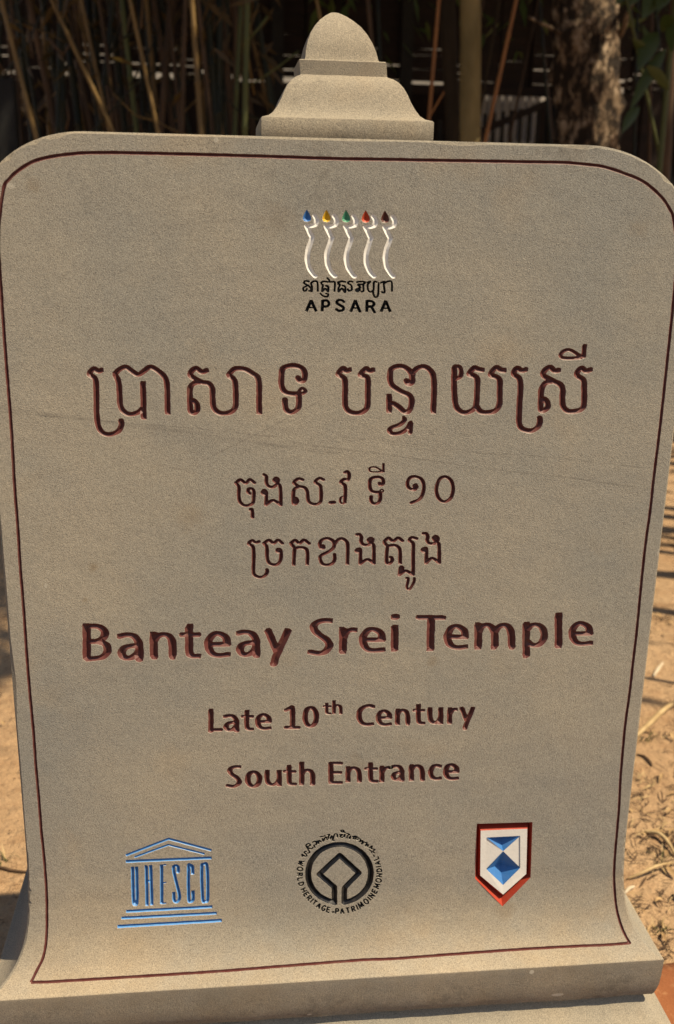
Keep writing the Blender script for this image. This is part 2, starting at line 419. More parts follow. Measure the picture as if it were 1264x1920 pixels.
# ---- large Khmer line
A4 = (150, 640); B4 = (440, 640); C4 = (630, 640); D4 = (830, 630)
KH1 = [
 (A4, [[(168,212),(138,224),(104,206),(72,243),(112,278),(122,330),(122,420),(126,560),(138,640),(172,688),(230,697),(285,675),(312,630),(306,588)]]),
 (A4, [[(258,250),(300,210),(345,194),(390,222),(437,250),(480,225),(525,192),(580,218),(625,255),(648,300),(655,400),(657,552)],
       [(262,250),(287,300),(297,400),(305,490),(345,538),(395,545),(445,528),(475,498)], [(472,298),(478,588)]]),
 (A4, [[(955,215),(915,230),(868,202),(826,252),(905,302),(960,315),(990,350),(995,430),(1005,500),(1050,538),(1110,538),(1158,510),(1168,440),(1165,320),(1150,280),(1112,255)],
       [(1112,255),(1150,212),(1190,202),(1240,210),(1290,238),(1330,265),(1342,310),(1343,420),(1345,550)],
       [(905,304),(860,312),(828,345),(824,420),(828,515),(850,540),(877,522),(878,475),(858,448),(835,446)]]),
 (B4, [[(472,270),(488,296),(518,292),(528,250),(510,205),(460,184),(405,184),(362,205),(350,260),(352,330),(377,378),(425,393),(480,392)],
       ([(484,378),(505,354),(530,372),(508,393)], 15, True), [(482,396),(482,460),(470,510),(425,534),(387,514),(378,470),(377,432)]]),
 (B4, [[(872,210),(840,224),(815,202),(778,248),(822,280),(828,350),(828,450),(835,500),(870,532),(920,540),(970,525),(995,490),(998,400),(1000,290),(985,265),(945,250),(985,205),(1010,222),(1046,212)]]),
 (C4, [[(525,290),(545,318),(572,310),(570,270),(555,225),(510,192),(455,190),(412,217),(406,290),(427,335),(490,375),(545,402),(566,432),(563,490),(540,528),(505,523),(470,492),(430,466),(405,472)],
       [(400,392),(398,540)], [(572,262),(580,232),(620,197),(665,192),(710,220),(732,270),(735,400),(728,545)],
       ([(500,572),(515,590),(480,625),(422,645),(402,670),(427,693),(480,688),(530,660),(562,608)], 18), ([(562,598),(556,700)], 17)]),
 (D4, [[(88,222),(86,330),(90,470),(106,540),(150,573),(200,568),(240,542),(254,500),(258,400),(260,325),(240,300),(200,285),(238,238),(270,250),(306,258)],
       ([(92,228),(128,234),(140,270),(130,308),(95,326)], 17), [(254,525),(285,566),(340,574),(400,558),(425,510),(428,420),(428,335),(405,308),(362,288),(400,238),(440,255),(473,258)]]),
 (D4, [[(630,250),(595,260),(560,242),(532,285),(575,320),(583,400),(575,540),(573,650),(600,698),(660,711),(708,690),(729,650),(728,608)],
       [(876,255),(840,262),(800,234),(752,290),(830,336),(880,362),(900,402),(898,470),(906,530),(945,564),(1000,564),(1048,545),(1061,490),(1062,390),(1056,330),(1007,290),(1040,242),(1075,262),(1118,250)],
       [(822,340),(772,354),(742,400),(736,480),(735,545),(756,562),(787,535),(788,502),(767,475),(742,472)]]),
 (D4, [([(1042,158),(960,107),(912,112),(884,143),(902,164),(970,167),(1046,162)], 15), ([(1065,62),(1057,166)], 17)]),
]
for rg, st in KH1: carve('letter', zs(rg, 4.0, st, 21), M_RED, sign, asp=1.22, slope=1.0)
# ---- the two smaller Khmer lines
E5 = (430, 860); F5 = (630, 860); G6 = (455, 980); H6 = (640, 980)
KH2 = [
 (E5, 5.333, [[(58,252),(110,212),(165,246),(205,210),(258,247)], [(72,254),(95,285),(95,370),(107,430),(150,468),(205,463),(238,438),(245,380),(245,325),(225,302),(195,305),(188,335),(212,352)]]),
 (E5, 5.333, [[(200,512),(228,514),(232,600)]]),
 (E5, 5.333, [[(340,158),(370,180),(370,240),(395,278),(440,283),(478,252),(488,212),(466,194),(450,218),(482,250),(505,272),(514,340),(514,464),(514,464),(436,418),(366,464),(366,464),(370,400),(370,338),(348,316),(332,342),(352,362)]]),
 (E5, 5.333, [[(742,214),(690,202),(646,240),(690,275),(752,290),(780,330),(785,400),(802,438),(850,457),(900,444),(917,400),(915,290),(900,262),(860,234),(900,197),(948,214)],
              [(690,282),(648,310),(640,380),(642,448),(662,453),(681,425),(670,398),(646,396)]]),
 (E5, 5.333, [([(1008,442),(1052,438)], 22)]),
 (E5, 5.333, [[(1148,142),(1180,130),(1198,165),(1188,213),(1150,207),(1115,237),(1155,267),(1160,330),(1155,450)], ([(1155,382),(1118,387),(1108,428),(1130,450),(1155,440)], 12)]),
 (F5, 5.333, [([(475,45),(475,140)], 13), ([(465,126),(400,88),(348,88),(334,112),(360,133),(470,133)], 11)]),
 (F5, 5.333, [[(432,240),(446,266),(471,250),(469,207),(430,187),(375,190),(342,216),(338,280),(356,324),(400,337),(440,334)], ([(442,322),(458,308),(475,321),(458,338)], 10, True),
              [(442,336),(444,400),(420,443),(377,449),(352,420),(352,373)]]),
 (F5, 5.333, [[(786,298),(808,286),(797,264),(782,276),(796,302),(770,311),(727,290),(714,240),(742,192),(795,180),(854,206),(879,270),(869,350),(830,408),(740,446)]]),
 (F5, 5.333, [([(1088,181),(1148,215),(1172,300),(1150,390),(1085,431),(1025,392),(1004,305),(1030,215)], None, True)]),
 (G6, 6.166, [[(195,217),(150,230),(110,207),(72,245),(120,282),(128,380),(125,555),(142,608),(200,633),(258,613),(284,570),(280,538)]]),
 (G6, 6.166, [[(240,247),(300,203),(358,240),(410,203),(468,247)], [(256,252),(280,285),(282,400),(302,463),(350,488),(408,478),(438,430),(444,345),(430,312),(404,312),(402,335),(425,344)]]),
 (G6, 6.166, [[(552,247),(605,203),(655,240),(710,203),(780,250)], [(560,252),(600,292),(596,340),(590,502)], [(600,302),(650,287),(718,297),(748,342),(748,497)]]),
 (G6, 6.166, [[(930,264),(938,292),(905,290),(892,240),(922,197),(980,183),(1038,207),(1058,243),(1048,290),(1000,333),(903,385),(902,440),(932,483),(990,489),(1043,468),(1064,420),(1060,358)], [(1052,265),(1100,202),(1150,187),(1198,216),(1214,270),(1212,490)]]),
 (H6, 6.166, [[(172,142),(212,138),(233,170),(228,215),(252,253),(310,258),(348,233),(363,197),(336,182),(313,206),(345,245),(374,272),(378,470),(378,470),(300,428),(220,477),(220,477),(220,322),(196,304),(174,326),(195,343)]]),
 (H6, 6.166, [[(490,225),(545,178),(600,215),(655,178),(716,217)], [(490,225),(535,267),(610,262),(658,282),(680,332),(680,482)], [(535,270),(526,340),(525,458),(560,472),(588,440),(580,404),(552,400)]]),
 (H6, 6.166, [[(880,187),(815,173),(787,206),(830,242),(832,350),(830,604),(830,604),(745,558),(672,604),(672,604),(680,540),(693,514),(709,527),(690,545)]]),
 (H6, 6.166, [([(745,642),(774,646),(766,700),(758,748),(785,772),(818,730),(842,680),(845,635)], 17)]),
 (H6, 6.166, [[(938,128),(982,128),(999,165),(992,205),(1016,239),(1070,243),(1108,215),(1118,182),(1090,158),(1068,182),(1097,226),(1130,262),(1132,464),(1132,464),(1050,413),(980,469),(980,469),(985,312),(961,298),(938,316),(960,342)]]),
]
for rg, s, st in KH2: carve('letter', zs(rg, s, st, 18.5 if s < 6 else 21.5), M_RED2, sign, asp=1.18, slope=1.25)

# ---- Latin stroke letters, unit = x-height
def ell(cx, cy, rx, ry, n=12): return ([(cx+rx*math.cos(k*2*math.pi/n), cy+ry*math.sin(k*2*math.pi/n)) for k in range(n)], None, True)
ARCH = [(.16,.60),(.28,.81),(.50,.89),(.72,.81),(.82,.55),(.83,0)]
FONT = {
 'a': (.93, [[(.06,.84),(.32,.90),(.58,.86),(.74,.66),(.77,.40),(.78,0)], [(.76,.52),(.5,.52),(.26,.45),(.17,.27),(.28,.12),(.5,.12),(.68,.24),(.77,.38)]]),
 'n': (1.0, [[(.17,1.0),(.17,0)], ARCH]),
 't': (.72, [[(.32,1.28),(.32,.34),(.42,.14),(.70,.12)], [(0,.88),(.70,.88)]]),
 'e': (.93, [[(.16,.50),(.92,.50)], [(.80,.52),(.76,.74),(.52,.88),(.30,.82),(.16,.58),(.17,.38),(.29,.18),(.54,.11),(.90,.15)]]),
 'y': (1.0, [[(.14,1.0),(.49,.12)], [(.88,1.0),(.49,.08),(.34,-.37)]]),
 'S': (.90, [[(.84,1.24),(.56,1.26),(.30,1.18),(.20,1.0),(.34,.80),(.62,.60),(.74,.40),(.64,.20),(.40,.11),(.03,.17)]]),
 'r': (.65, [[(.17,1.0),(.17,0)], [(.17,.56),(.30,.80),(.46,.88),(.64,.87)]]),
 'i': (.27, [[(.135,1.0),(.135,0)], ([(.14,1.285),(.16,1.285)], .125, False, 'r')]),
 'T': (1.05, [[(0,1.21),(1.05,1.21)], [(.53,1.21),(.50,0)]]),
 'm': (1.47, [[(.16,1.0),(.16,0)], [(.16,.60),(.27,.81),(.46,.89),(.64,.81),(.73,.55),(.73,0)], [(.73,.60),(.86,.81),(1.05,.89),(1.22,.81),(1.31,.55),(1.32,0)]]),
 'p': (.92, [[(.15,1.0),(.15,-.37)], [(.17,.68),(.30,.84),(.50,.88),(.70,.77),(.77,.5),(.69,.23),(.49,.12),(.30,.16),(.17,.30)]]),
 'l': (.26, [[(.13,1.32),(.13,0)]]),
 'B': (1.07, [[(.16,1.34),(.17,0)], [(.16,1.23),(.56,1.23),(.79,1.06),(.75,.83),(.50,.71),(.18,.71)], [(.50,.71),(.83,.60),(.88,.36),(.74,.17),(.45,.11),(.18,.11)]]),
 'L': (.75, [[(.15,1.33),(.15,.11)], [(.15,.11),(.75,.11)], [(.15,.2),(.15,0)]]),
 '1': (.86, [[(.04,1.02),(.30,1.14),(.46,1.24)], [(.46,1.26),(.46,.08)], [(.02,.08),(.86,.08)]]),
 '0': (.92, [ell(.46, .62, .31, .52)]),
 'h': (1.0, [[(.16,1.40),(.16,0)], ARCH]),
 'C': (1.03, [[(1.0,1.08),(.72,1.15),(.42,1.07),(.20,.82),(.17,.52),(.30,.24),(.56,.12),(.95,.16)]]),
 'u': (1.0, [[(.17,1.0),(.17,.42),(.27,.18),(.48,.11),(.70,.20),(.83,.42)], [(.84,1.0),(.84,0)]]),
 'o': (.95, [ell(.475, .5, .33, .39)]),
 'E': (.84, [[(.16,1.32),(.16,0)], [(.16,1.22),(.84,1.22)], [(.16,.68),(.78,.68)], [(.16,.10),(.84,.10)]]),
 'c': (.80, [[(.80,.82),(.55,.89),(.30,.80),(.17,.5),(.28,.21),(.52,.11),(.80,.16)]]),
}
def latin(region, s, ch, xl, xr, base, xh, r=.12, asp=1.4, mat=M_RED):
    w0, st = FONT[ch]; kx = (xr-xl)/w0; out = []
    for q in st:
        if isinstance(q, tuple): pts, rr, cl, cap = (list(q)+[None]*4)[:4]; rr = rr or r; cap = cap or 'b'; cl = bool(cl)
        else: pts, rr, cl, cap = q, r, False, 'b'
        out.append(([px_uv(region[0]+(xl+x*kx)/s, region[1]+(base-y*xh)/s) for x, y in pts], rr, cl, cap))
    a = px_uv(region[0]+xl/s, region[1]+base/s); b = px_uv(region[0]+xl/s, region[1]+(base-xh)/s); u = abs(b[1]-a[1])
    return carve('letter', [(p, rr*u, cl, cap) for p, rr, cl, cap in out], mat, sign, asp=asp, slope=0.8 if s < 4.2 else 1.05)
K = {1: ((140,1130),4.0), 2: ((430,1130),4.0), 3: ((560,1130),4.0), 4: ((820,1130),4.0), 5: ((380,1300),4.514), 6: ((630,1300),4.514), 7: ((415,1410),5.267), 8: ((635,1410),5.267)}
for k, ch, xl, xr, base, xh in [
 (1,'B',55,285,443,215),(1,'a',315,520,440,220),(1,'n',557,772,428,212),(1,'t',790,946,428,212),(1,'e',968,1170,420,214),
 (2,'a',45,235,412,212),(2,'y',250,475,400,208),(2,'S',590,785,405,215),(2,'r',815,957,388,208),(2,'e',968,1172,383,208),
 (3,'i',690,750,370,204),(3,'T',880,1105,366,210),(4,'e',45,234,360,206),(4,'m',272,590,354,208),(4,'p',634,834,345,202),(4,'l',880,938,346,206),(4,'e',980,1168,332,200),
 (5,'L',46,165,326,148),(5,'a',172,312,327,152),(5,'t',328,432,322,142),(5,'e',442,582,315,150),(5,'1',688,824,303,152),(5,'0',842,987,295,152),
 (5,'t',1018,1090,182,80),(5,'h',1098,1184,178,86),
 (6,'C',168,330,284,155),(6,'e',335,472,282,148),(6,'n',498,632,273,145),(6,'t',653,754,271,142),(6,'u',773,908,266,148),(6,'r',938,1030,263,145),(6,'y',1040,1182,256,142),
 (7,'S',48,204,360,170),(7,'o',233,404,360,180),(7,'u',423,600,342,166),(7,'t',612,742,340,166),(7,'h',768,932,332,170),(7,'E',1055,1197,320,170),
 (8,'n',64,234,304,164),(8,'t',258,388,312,165),(8,'r',395,515,305,170),(8,'a',515,650,290,166),(8,'n',690,855,290,170),(8,'c',880,1012,286,172),(8,'e',1030,1188,285,178)]:
    latin(*K[k], ch, xl, xr, base, xh, r=.095 if k < 5 else .106, asp=1.5 if k < 5 else 1.42) if xh > 100 else latin(*K[k], ch, xl, xr, base, xh, r=.14, asp=1.35)

# ---- five dancers with coloured drops
I6 = (550, 380)
FIG = [[(238,138),(262,185),(262,222),(250,250),(250,250),(205,262),(150,262),(150,262),(182,330),(212,392),(212,392),(196,450),(166,540),(156,625),(172,715),(212,790),(256,836)]]
for k, m in enumerate((M_BLUE, M_YELLOW, M_GREEN, M_REDDROP, M_MAROON)):
    ox, oy = 221.5*k - (4 if k == 4 else 0), 3.2*k
    if k == 0: m = M_DEEPBLUE
    f = carve('dancer_figure', zs(I6, 6.019, [[(x+ox, y+oy*(1 if y < 400 else 0.3)) for x, y in FIG[0]]], 25), M_WHITE, sign, asp=1.3, slope=0.65)
    drop = [(152,72),(176,108),(198,150),(205,180),(196,206),(160,219),(118,210),(103,186),(108,150),(128,108)]
    loop = [px_uv(I6[0]+(x+ox)/6.019, I6[1]+(y+oy)/6.019) for x, y in drop]
    cpt = [px_uv(I6[0]+(x+ox)/6.019, I6[1]+(y+oy)/6.019) for x, y in ((152,95),(158,140),(152,178),(145,196))]
    Q, fac, ins, dep = tri_mesh([loop], [cpt], 0.85, 0.009); HOLES.append(loop)
    finish_cut('drop', Q, fac, ins, dep, m, f)
J6 = (555, 510)
AP = [
 [[(120,472),(182,332)],[(178,332),(242,472)],([(142,422),(220,422)],11)], [[(308,470),(318,330)],[(318,340),(370,342),(392,376),(370,408),(316,410)]],
 [[(572,358),(540,334),(497,338),(484,368),(520,393),(562,420),(555,452),(510,462),(473,440)]], [[(645,477),(707,334)],[(703,334),(762,482)],([(668,426),(742,430)],11)],
 [[(838,475),(842,332)],[(842,344),(900,348),(926,380),(900,408),(843,410)],[(890,408),(938,487)]], [[(1005,476),(1066,338)],[(1062,338),(1120,476)],([(1028,430),(1102,432)],11)]]
for st in AP: carve('letter', zs(J6, 6.32, st, 18), M_BLACK, sign, asp=1.15, h=0.0003, slope=1.6)
APK = [
 [[(158,112),(110,107),(97,135),(150,165),(176,200),(190,237)],[(132,165),(88,190),(92,222),(118,222),(130,195)],[(150,222),(184,228),(190,172),(178,140),(210,112),(254,124),(258,236)]],
 [[(288,132),(330,113),(385,118),(395,98),(368,70)],[(300,140),(320,160),(312,190),(310,235),(345,198),(380,234),(380,172),(350,166)],[(392,120),(430,117),(460,126),(457,238)]],
 [[(285,252),(320,284),(368,294),(382,264),(350,256)]],
 [[(490,126),(540,112),(590,120)],[(495,142),(520,152),(502,200),(505,234),(545,196),(580,242),(582,176),(545,160)]],
 [[(676,120),(640,112),(615,134),(655,160),(660,212),(628,224),(612,202)]],
 [[(714,122),(760,115),(820,120),(795,145),(735,150),(762,185),(712,210),(726,234),(764,210)],[(770,236),(800,224),(798,158),(812,130)]],
 [[(838,128),(880,116),(850,150),(855,213),(882,237),(918,213),(924,122),(962,120)],[(985,126),(978,160),(976,250),(962,294),(936,298),(916,262),(916,236)]],
 [[(995,132),(1048,116),(1040,150),(1050,242),(1012,236)],[(1052,134),(1090,113),(1134,122),(1138,236)]]]
for st in APK: carve('letter', zs(J6, 6.32, st, 13.5), M_BLACK, sign, asp=1.1, h=0.0003, slope=1.8)

# ---- temple-front emblem
U5 = (210, 1555); US = 5.745
temple = carve('temple_emblem', zs(U5, US, [([(148,282),(612,103),(612,103),(1075,228)], 18)], 20), M_BLUE, sign, asp=1.0, slope=1.0, h=0.0004)
for pts, r_ in (([(240,302),(608,168),(608,168),(1000,266)], 15), ([(146,347),(1076,308)], 21), ([(150,885),(1084,835)], 21), ([(100,957),(1130,904)], 20), ([(58,1048),(1184,982)], 22)):
    carve('pediment_line' if len(pts) > 2 else 'bar', zs(U5, US, [(pts, r_)], r_), M_BLUE, temple, asp=1.0, slope=1.0, h=0.0004)
for st in ([[(220,402),(230,760),(252,812),(270,760),(264,402)]], [[(368,385),(378,828)],[(416,385),(430,822)],([(378,540),(420,580)],11)],
           [[(534,378),(536,806)],([(534,388),(584,382)],12),([(536,582),(584,572)],12),([(536,800),(586,796)],12)],
           [[(712,472),(712,408),(686,392),(662,412),(670,480),(722,690),(722,758),(696,786),(670,764),(665,675)]],
           [[(870,487),(866,404),(842,386),(824,412),(826,738),(846,782),(872,758),(872,660)]],
           [([(966,420),(990,376),(1024,404),(1031,740),(1004,778),(976,748)], None, True)]):
    carve('letter', zs(U5, US, st, 19), M_BLUE, temple, asp=1.1, slope=1.5, h=0.0003)

# ---- ring emblem
V6 = (540, 1540); VS = 6.653; EC = (643, 652)
arc = [(EC[0]+391*math.cos(t), EC[1]+362*math.sin(t)) for t in np.linspace(math.radians(81), math.radians(459-360+360-1-18+2), 40)]
arc = [(EC[0]+391*math.cos(t), EC[1]+362*math.sin(t)) for t in np.linspace(math.radians(80), math.radians(-261), 40)]
ring = carve('ring_emblem', zs(V6, VS, [(arc, 38), ([(582,1046),(578,822),(578,822),(392,660),(392,660),(645,424),(645,424),(886,645),(886,645),(704,832),(704,832),(702,1040)], 36)], 38), M_BLACK, sign, asp=1.06, slope=0.95, h=0.0004)
CAPS = {'W': [[(0,1),(.22,0),(.42,.7),(.62,0),(.85,1)]], 'O': [ell(.36,.5,.34,.5,8)], 'R': [[(.06,0),(.06,1)],[(.06,.95),(.5,.9),(.5,.55),(.06,.5)],[(.28,.5),(.6,0)]], 'L': [[(.06,1),(.06,.06)],[(.0,.06),(.5,.06)]],
 'D': [[(.06,0),(.06,1)],[(.06,.95),(.45,.85),(.62,.5),(.45,.12),(.06,.05)]], 'H': [[(.06,0),(.06,1)],[(.62,0),(.62,1)],[(.06,.5),(.62,.5)]], 'E': [[(.06,0),(.06,1)],[(.06,.95),(.55,.95)],[(.06,.5),(.5,.5)],[(.06,.05),(.55,.05)]],
 'I': [[(.1,0),(.1,1)]], 'T': [[(.3,0),(.3,1)],[(0,.95),(.6,.95)]], 'A': [[(0,0),(.34,1)],[(.34,1),(.68,0)],[(.14,.35),(.54,.35)]], 'G': [[(.62,.85),(.35,1),(.05,.6),(.15,.15),(.5,.05),(.62,.4),(.4,.42)]],
 'P': [[(.06,0),(.06,1)],[(.06,.95),(.5,.9),(.5,.5),(.06,.45)]], 'M': [[(.0,0),(.1,1),(.1,1),(.4,.2),(.4,.2),(.7,1),(.7,1),(.8,0)]], 'N': [[(.06,0),(.06,1),(.06,1),(.6,0),(.6,0),(.6,1)]]}
for word, a0, a1 in (('WORLD',164,196),('HERITAGE',206,253.5),('PATRIMOINE',266,331.5),('MONDIAL',340.5,383)):
    wds = [max(max(p[0] for p in (q[0] if isinstance(q, tuple) else q)) for q in CAPS[c])+.3 for c in word]
    cum = np.concatenate([[0], np.cumsum(wds)]); tot = cum[-1]-wds[0]/2-wds[-1]/2
    for i, c in enumerate(word):
        th = math.radians(a0 + (a1-a0)*((cum[i]+cum[i+1])/2 - wds[0]/2)/tot)
        bx, by = EC[0]+ 530*math.cos(th), EC[1]-505*math.sin(th)
        inx, iny = -math.cos(th), math.sin(th); tx, ty = -math.sin(th), -math.cos(th)      # towards the centre / reading direction
        cw = wds[i]-.3; st = []
        for q in CAPS[c]:
            pts = q[0] if isinstance(q, tuple) else q
            pp = [(bx + (x-cw/2)*66*tx + y*68*inx, by + (x-cw/2)*66*ty + y*68*iny) for x, y in pts]
            st.append((pp, 11.5, isinstance(q, tuple)))
        carve('letter', zs(V6, VS, st, 11.5), M_BLACK, ring, asp=1.0, slope=1.8, h=0.00025, tol=0.00009)
RK = [[[(180,442),(176,412),(214,438),(236,424),(202,386),(232,376)]], [[(242,402),(270,386),(236,330),(226,296),(260,281),(280,300),(242,322),(290,346),(318,322)]],
 [[(300,266),(340,250),(355,290),(322,302),(345,330)],[(360,240),(383,280),(388,240),(420,262)]], [[(394,196),(440,190),(466,178)],[(430,212),(440,250),(470,196),(495,236)]],
 [[(490,172),(520,166),(500,200),(525,220),(545,182),(560,226),(580,166),(610,162),(620,206)],[(545,236),(578,242)]], [[(650,126),(680,110),(700,126),(668,136),(722,142)],[(640,172),(680,166),(652,194),(690,202),(710,162),(702,206)]],
 [[(728,150),(770,166),(742,182),(736,216)],[(782,176),(772,220),(760,192)]], [[(800,192),(840,186),(812,216),(845,222),(850,192),(880,212),(860,240)]],
 [[(890,206),(906,236),(890,260),(930,242),(920,286),(950,252)]], [[(958,266),(986,270),(962,310),(1002,290),(990,326)]], [[(1010,332),(1050,310),(1040,340),(1085,356),(1060,376),(1086,402)],[(1010,356),(1045,380),(1040,402)]],
 [[(1066,420),(1078,442)]], [([(556,1132),(572,1134)], 14)]]
for st in RK: carve('letter', zs(V6, VS, st, 11.5), M_BLACK, ring, asp=1.0, slope=1.8, h=0.00025, tol=0.00009)

# ---- shield emblem: red channel, white panel, blue sunk facets
S9 = (880, 1525); SS = 9.723
def sp(pts): return [px_uv(S9[0]+x/SS, S9[1]+y/SS) for x, y in pts]
def poly_part(name, pts, depths, faces, mat, parent):
    uv = sp(pts); Q = uv; return finish_cut(name, Q, faces, [0.01]*len(uv), depths, mat, parent)
so_ = [(138,190),(1152,160),(1118,1168),(606,1695),(108,1190)]
sv_ = [(178,272),(1112,240),(1085,1138),(612,1570),(160,1160)]
si_ = [(212,322),(1062,288),(1042,1112),(620,1488),(204,1142)]
n5 = range(5)
shield = poly_part('shield_emblem', so_+sv_+si_, [0]*5+[0.0125]*5+[0.0012]*5, [f for i in n5 for f in ((i, (i+1) % 5, 5+(i+1) % 5), (i, 5+(i+1) % 5, 5+i), (5+i, 5+(i+1) % 5, 10+(i+1) % 5), (5+i, 10+(i+1) % 5, 10+i))], M_VERMIL, sign)
HOLES.append(sp(so_))
q = dict(a=(318,448),b=(932,418),c=(622,700),d=(318,1028),e=(932,1003),f=(620,1315))
wp = si_ + [q['a'], q['b'], q['e'], q['f'], q['d']]     # 0-4 outer, 5 a, 6 b, 7 e, 8 f, 9 d
poly_part('white_panel', wp, [0.0012]*10, [(0,1,6),(0,6,5),(1,2,7),(1,7,6),(2,3,8),(2,8,7),(3,4,9),(3,9,8),(4,0,5),(4,5,9)], M_WHITE, shield)
poly_part('white_facet', [q['a'], q['c'], q['d']], [0.0024, 0.0016, 0.0024], [(0,1,2)], M_WHITE, shield)
poly_part('white_facet', [q['b'], q['c'], q['e']], [0.0024, 0.0016, 0.0024], [(0,1,2)], M_WHITE, shield)
poly_part('blue_recess', [q['a'], q['b'], q['c'], (606,548)], [0.0012,0.0012,0.0016,0.0125], [(0,1,3),(1,2,3),(2,0,3)], M_DEEPBLUE, shield)
poly_part('blue_recess', [q['c'], q['e'], q['f'], q['d'], (608,1040)], [0.0016,0.0012,0.0012,0.0012,0.0165], [(0,1,4),(1,2,4),(2,3,4),(3,0,4)], M_DEEPBLUE, shield)

# ---- border line
BL = [(58,1842),(70,1818),(80,1798),(85,1777),(87.5,1750),(88,1717),(87,1667),(82.5,1606),(77.5,1558),(73,1500),(67,1433),(63,1375),(56,1300),(50,1225),(46,1165),(41.7,1108),(37.5,1058),(34.4,1004),(30,946),(26.7,900),(21,800)]
BT = [(6,357),(18,335),(35.6,319),(61.7,303),(95,294),(133,289),(166,286.5),(225,286.5),(300,288),(400,290.5),(520,294),(624,297.5),(720,299),(826,301),(920,302.5),(1004,304),(1059,305),(1118,310.5),(1144,316),(1177,327.5),(1203,338.5),(1225,354.5),(1244,373.5),(1256,392.5),(1263,411)]
BR = [(1237.7,800),(1225.4,900),(1219.4,956),(1211.4,1012.5),(1204.4,1075),(1198.6,1135),(1193,1191.7),(1187,1241.7),(1181,1296),(1172.5,1358),(1167,1416.7),(1163,1466.7),(1160.5,1518.7),(1153.5,1600),(1151.5,1636.7),(1152.7,1670),(1155.7,1700),(1162,1726.7),(1170.7,1750),(1181,1768)]
BB = [(1181,1768),(1137,1771.7),(1104,1773),(1043,1776),(960,1781),(844,1789.5),(736,1797.7),(677,1800),(518,1812.5),(400,1821.8),(232,1832.5),(100,1840.5),(58,1842)]
uvb = [px_uv(*p) for p in BL]
xl, vl = uvb[-1]
uvb += [(-0.4495,-0.20),(-0.4490,-0.12),(-0.4475,-0.05)] + [px_uv(*p) for p in BT]
uvb += [(0.4478,-0.055),(0.4510,-0.12),(0.4520,-0.21)] + [px_uv(*p) for p in BR]
uvb = uvb + [uvb[-1]] + [px_uv(*p) for p in BB][1:-1] + [uvb[0]]
carve('border_groove', [(uvb, 0.0024, False, 'b')], M_RED2, sign, asp=1.0, slope=1.05, h=0.0007, tol=0.0001)

# ---- slab: face with openings, bevelled edge, sides, back, fillet band
def outline():
    R = []
    al, bl, ar, br = 0.140, 0.118, 0.165, 0.142; zt = 0.0792
    for t in np.linspace(0, math.pi/2, 22): R.append((HW-ar+ar*math.sin(t), zt-br+br*math.cos(t)))
    for v in np.linspace(zt-br, -0.95, 14)[1:]: R.append((HW, v))
    for v in np.linspace(-0.95, VEND, 34)[1:]: R.append((HW+v_to_zd(v)[1], v))
    Lf = []
    for t in np.linspace(0, math.pi/2, 22): Lf.append((-(HW-al+al*math.sin(t)), zt-bl+bl*math.cos(t)))
    for v in np.linspace(zt-bl, -0.95, 14)[1:]: Lf.append((-HW, v))
    for v in np.linspace(-0.95, VEND, 34)[1:]: Lf.append((-(HW+v_to_zd(v)[1]), v))
    bot = [(x, VEND) for x in np.linspace(HW+.058, -HW-.058, 26)[1:-1]]
    top = [(x, zt) for x in np.linspace(-(HW-al), HW-ar, 16)[1:-1]]
    return R + bot + Lf[::-1] + top
OUT = outline(); BV = 0.0022
rs2 = np.random.RandomState(4)
def inset(P, e):
    P = np.array(P); a = np.roll(P, 1, 0); b = np.roll(P, -1, 0); t = b-a; t /= np.linalg.norm(t, axis=1)[:, None]
    n = np.stack([-t[:, 1], t[:, 0]], 1)      # clockwise outline: outward is to the left of travel
    return P - n*np.asarray(e)[..., None] if np.ndim(e) else P - n*e
wear = BV*(1 + 0.5*rs2.rand(len(OUT)) + 1.3*(rs2.rand(len(OUT)) > 0.9))
INN = inset(OUT, wear)
INN[np.array(OUT)[:, 1] < VEND+1e-6, 1] = VEND
V = [Vector(p) for p in INN]; F = [list(range(len(V)))[::-1]]; E_ = []
for L in HOLES:
    L = ccw(L); o = len(V); V += [Vector(p) for p in L]; F.append(list(range(o, o+len(L))))
nR = 22+13; nC = 33                            # rows across the curved foot let the face follow its curve
for k in range(-1, nC-1):
    iR = nR+k; iL = nR+nC+24+nC-1-k
    a, b = V[iR], V[iL]; last = iR
    for t in np.linspace(0, 1, 13)[1:-1]:
        V.append(Vector((a.x+(b.x-a.x)*t, a.y+(b.y-a.y)*t))); E_.append((last, len(V)-1)); last = len(V)-1
    E_.append((last, iL))
nh = len(F)
res = delaunay_2d_cdt(V, E_, F, 1, 1e-7, True)
ov, of, og = res[0], res[2], res[5]
fv = [face3(p.x, p.y) for p in ov]; ff = []
for f, g in zip(of, og):
    if 0 in g and len([k for k in g if k > 0]) % 2 == 0:
        a, b, c = (np.array(fv[k]) for k in f[:3])
        ff.append(f[::-1] if np.cross(b-a, c-a)[1] > 0 else f)
slab = mesh_obj('slab', fv, ff, M_FACE, sign)
for p in slab.data.polygons: p.use_smooth = True
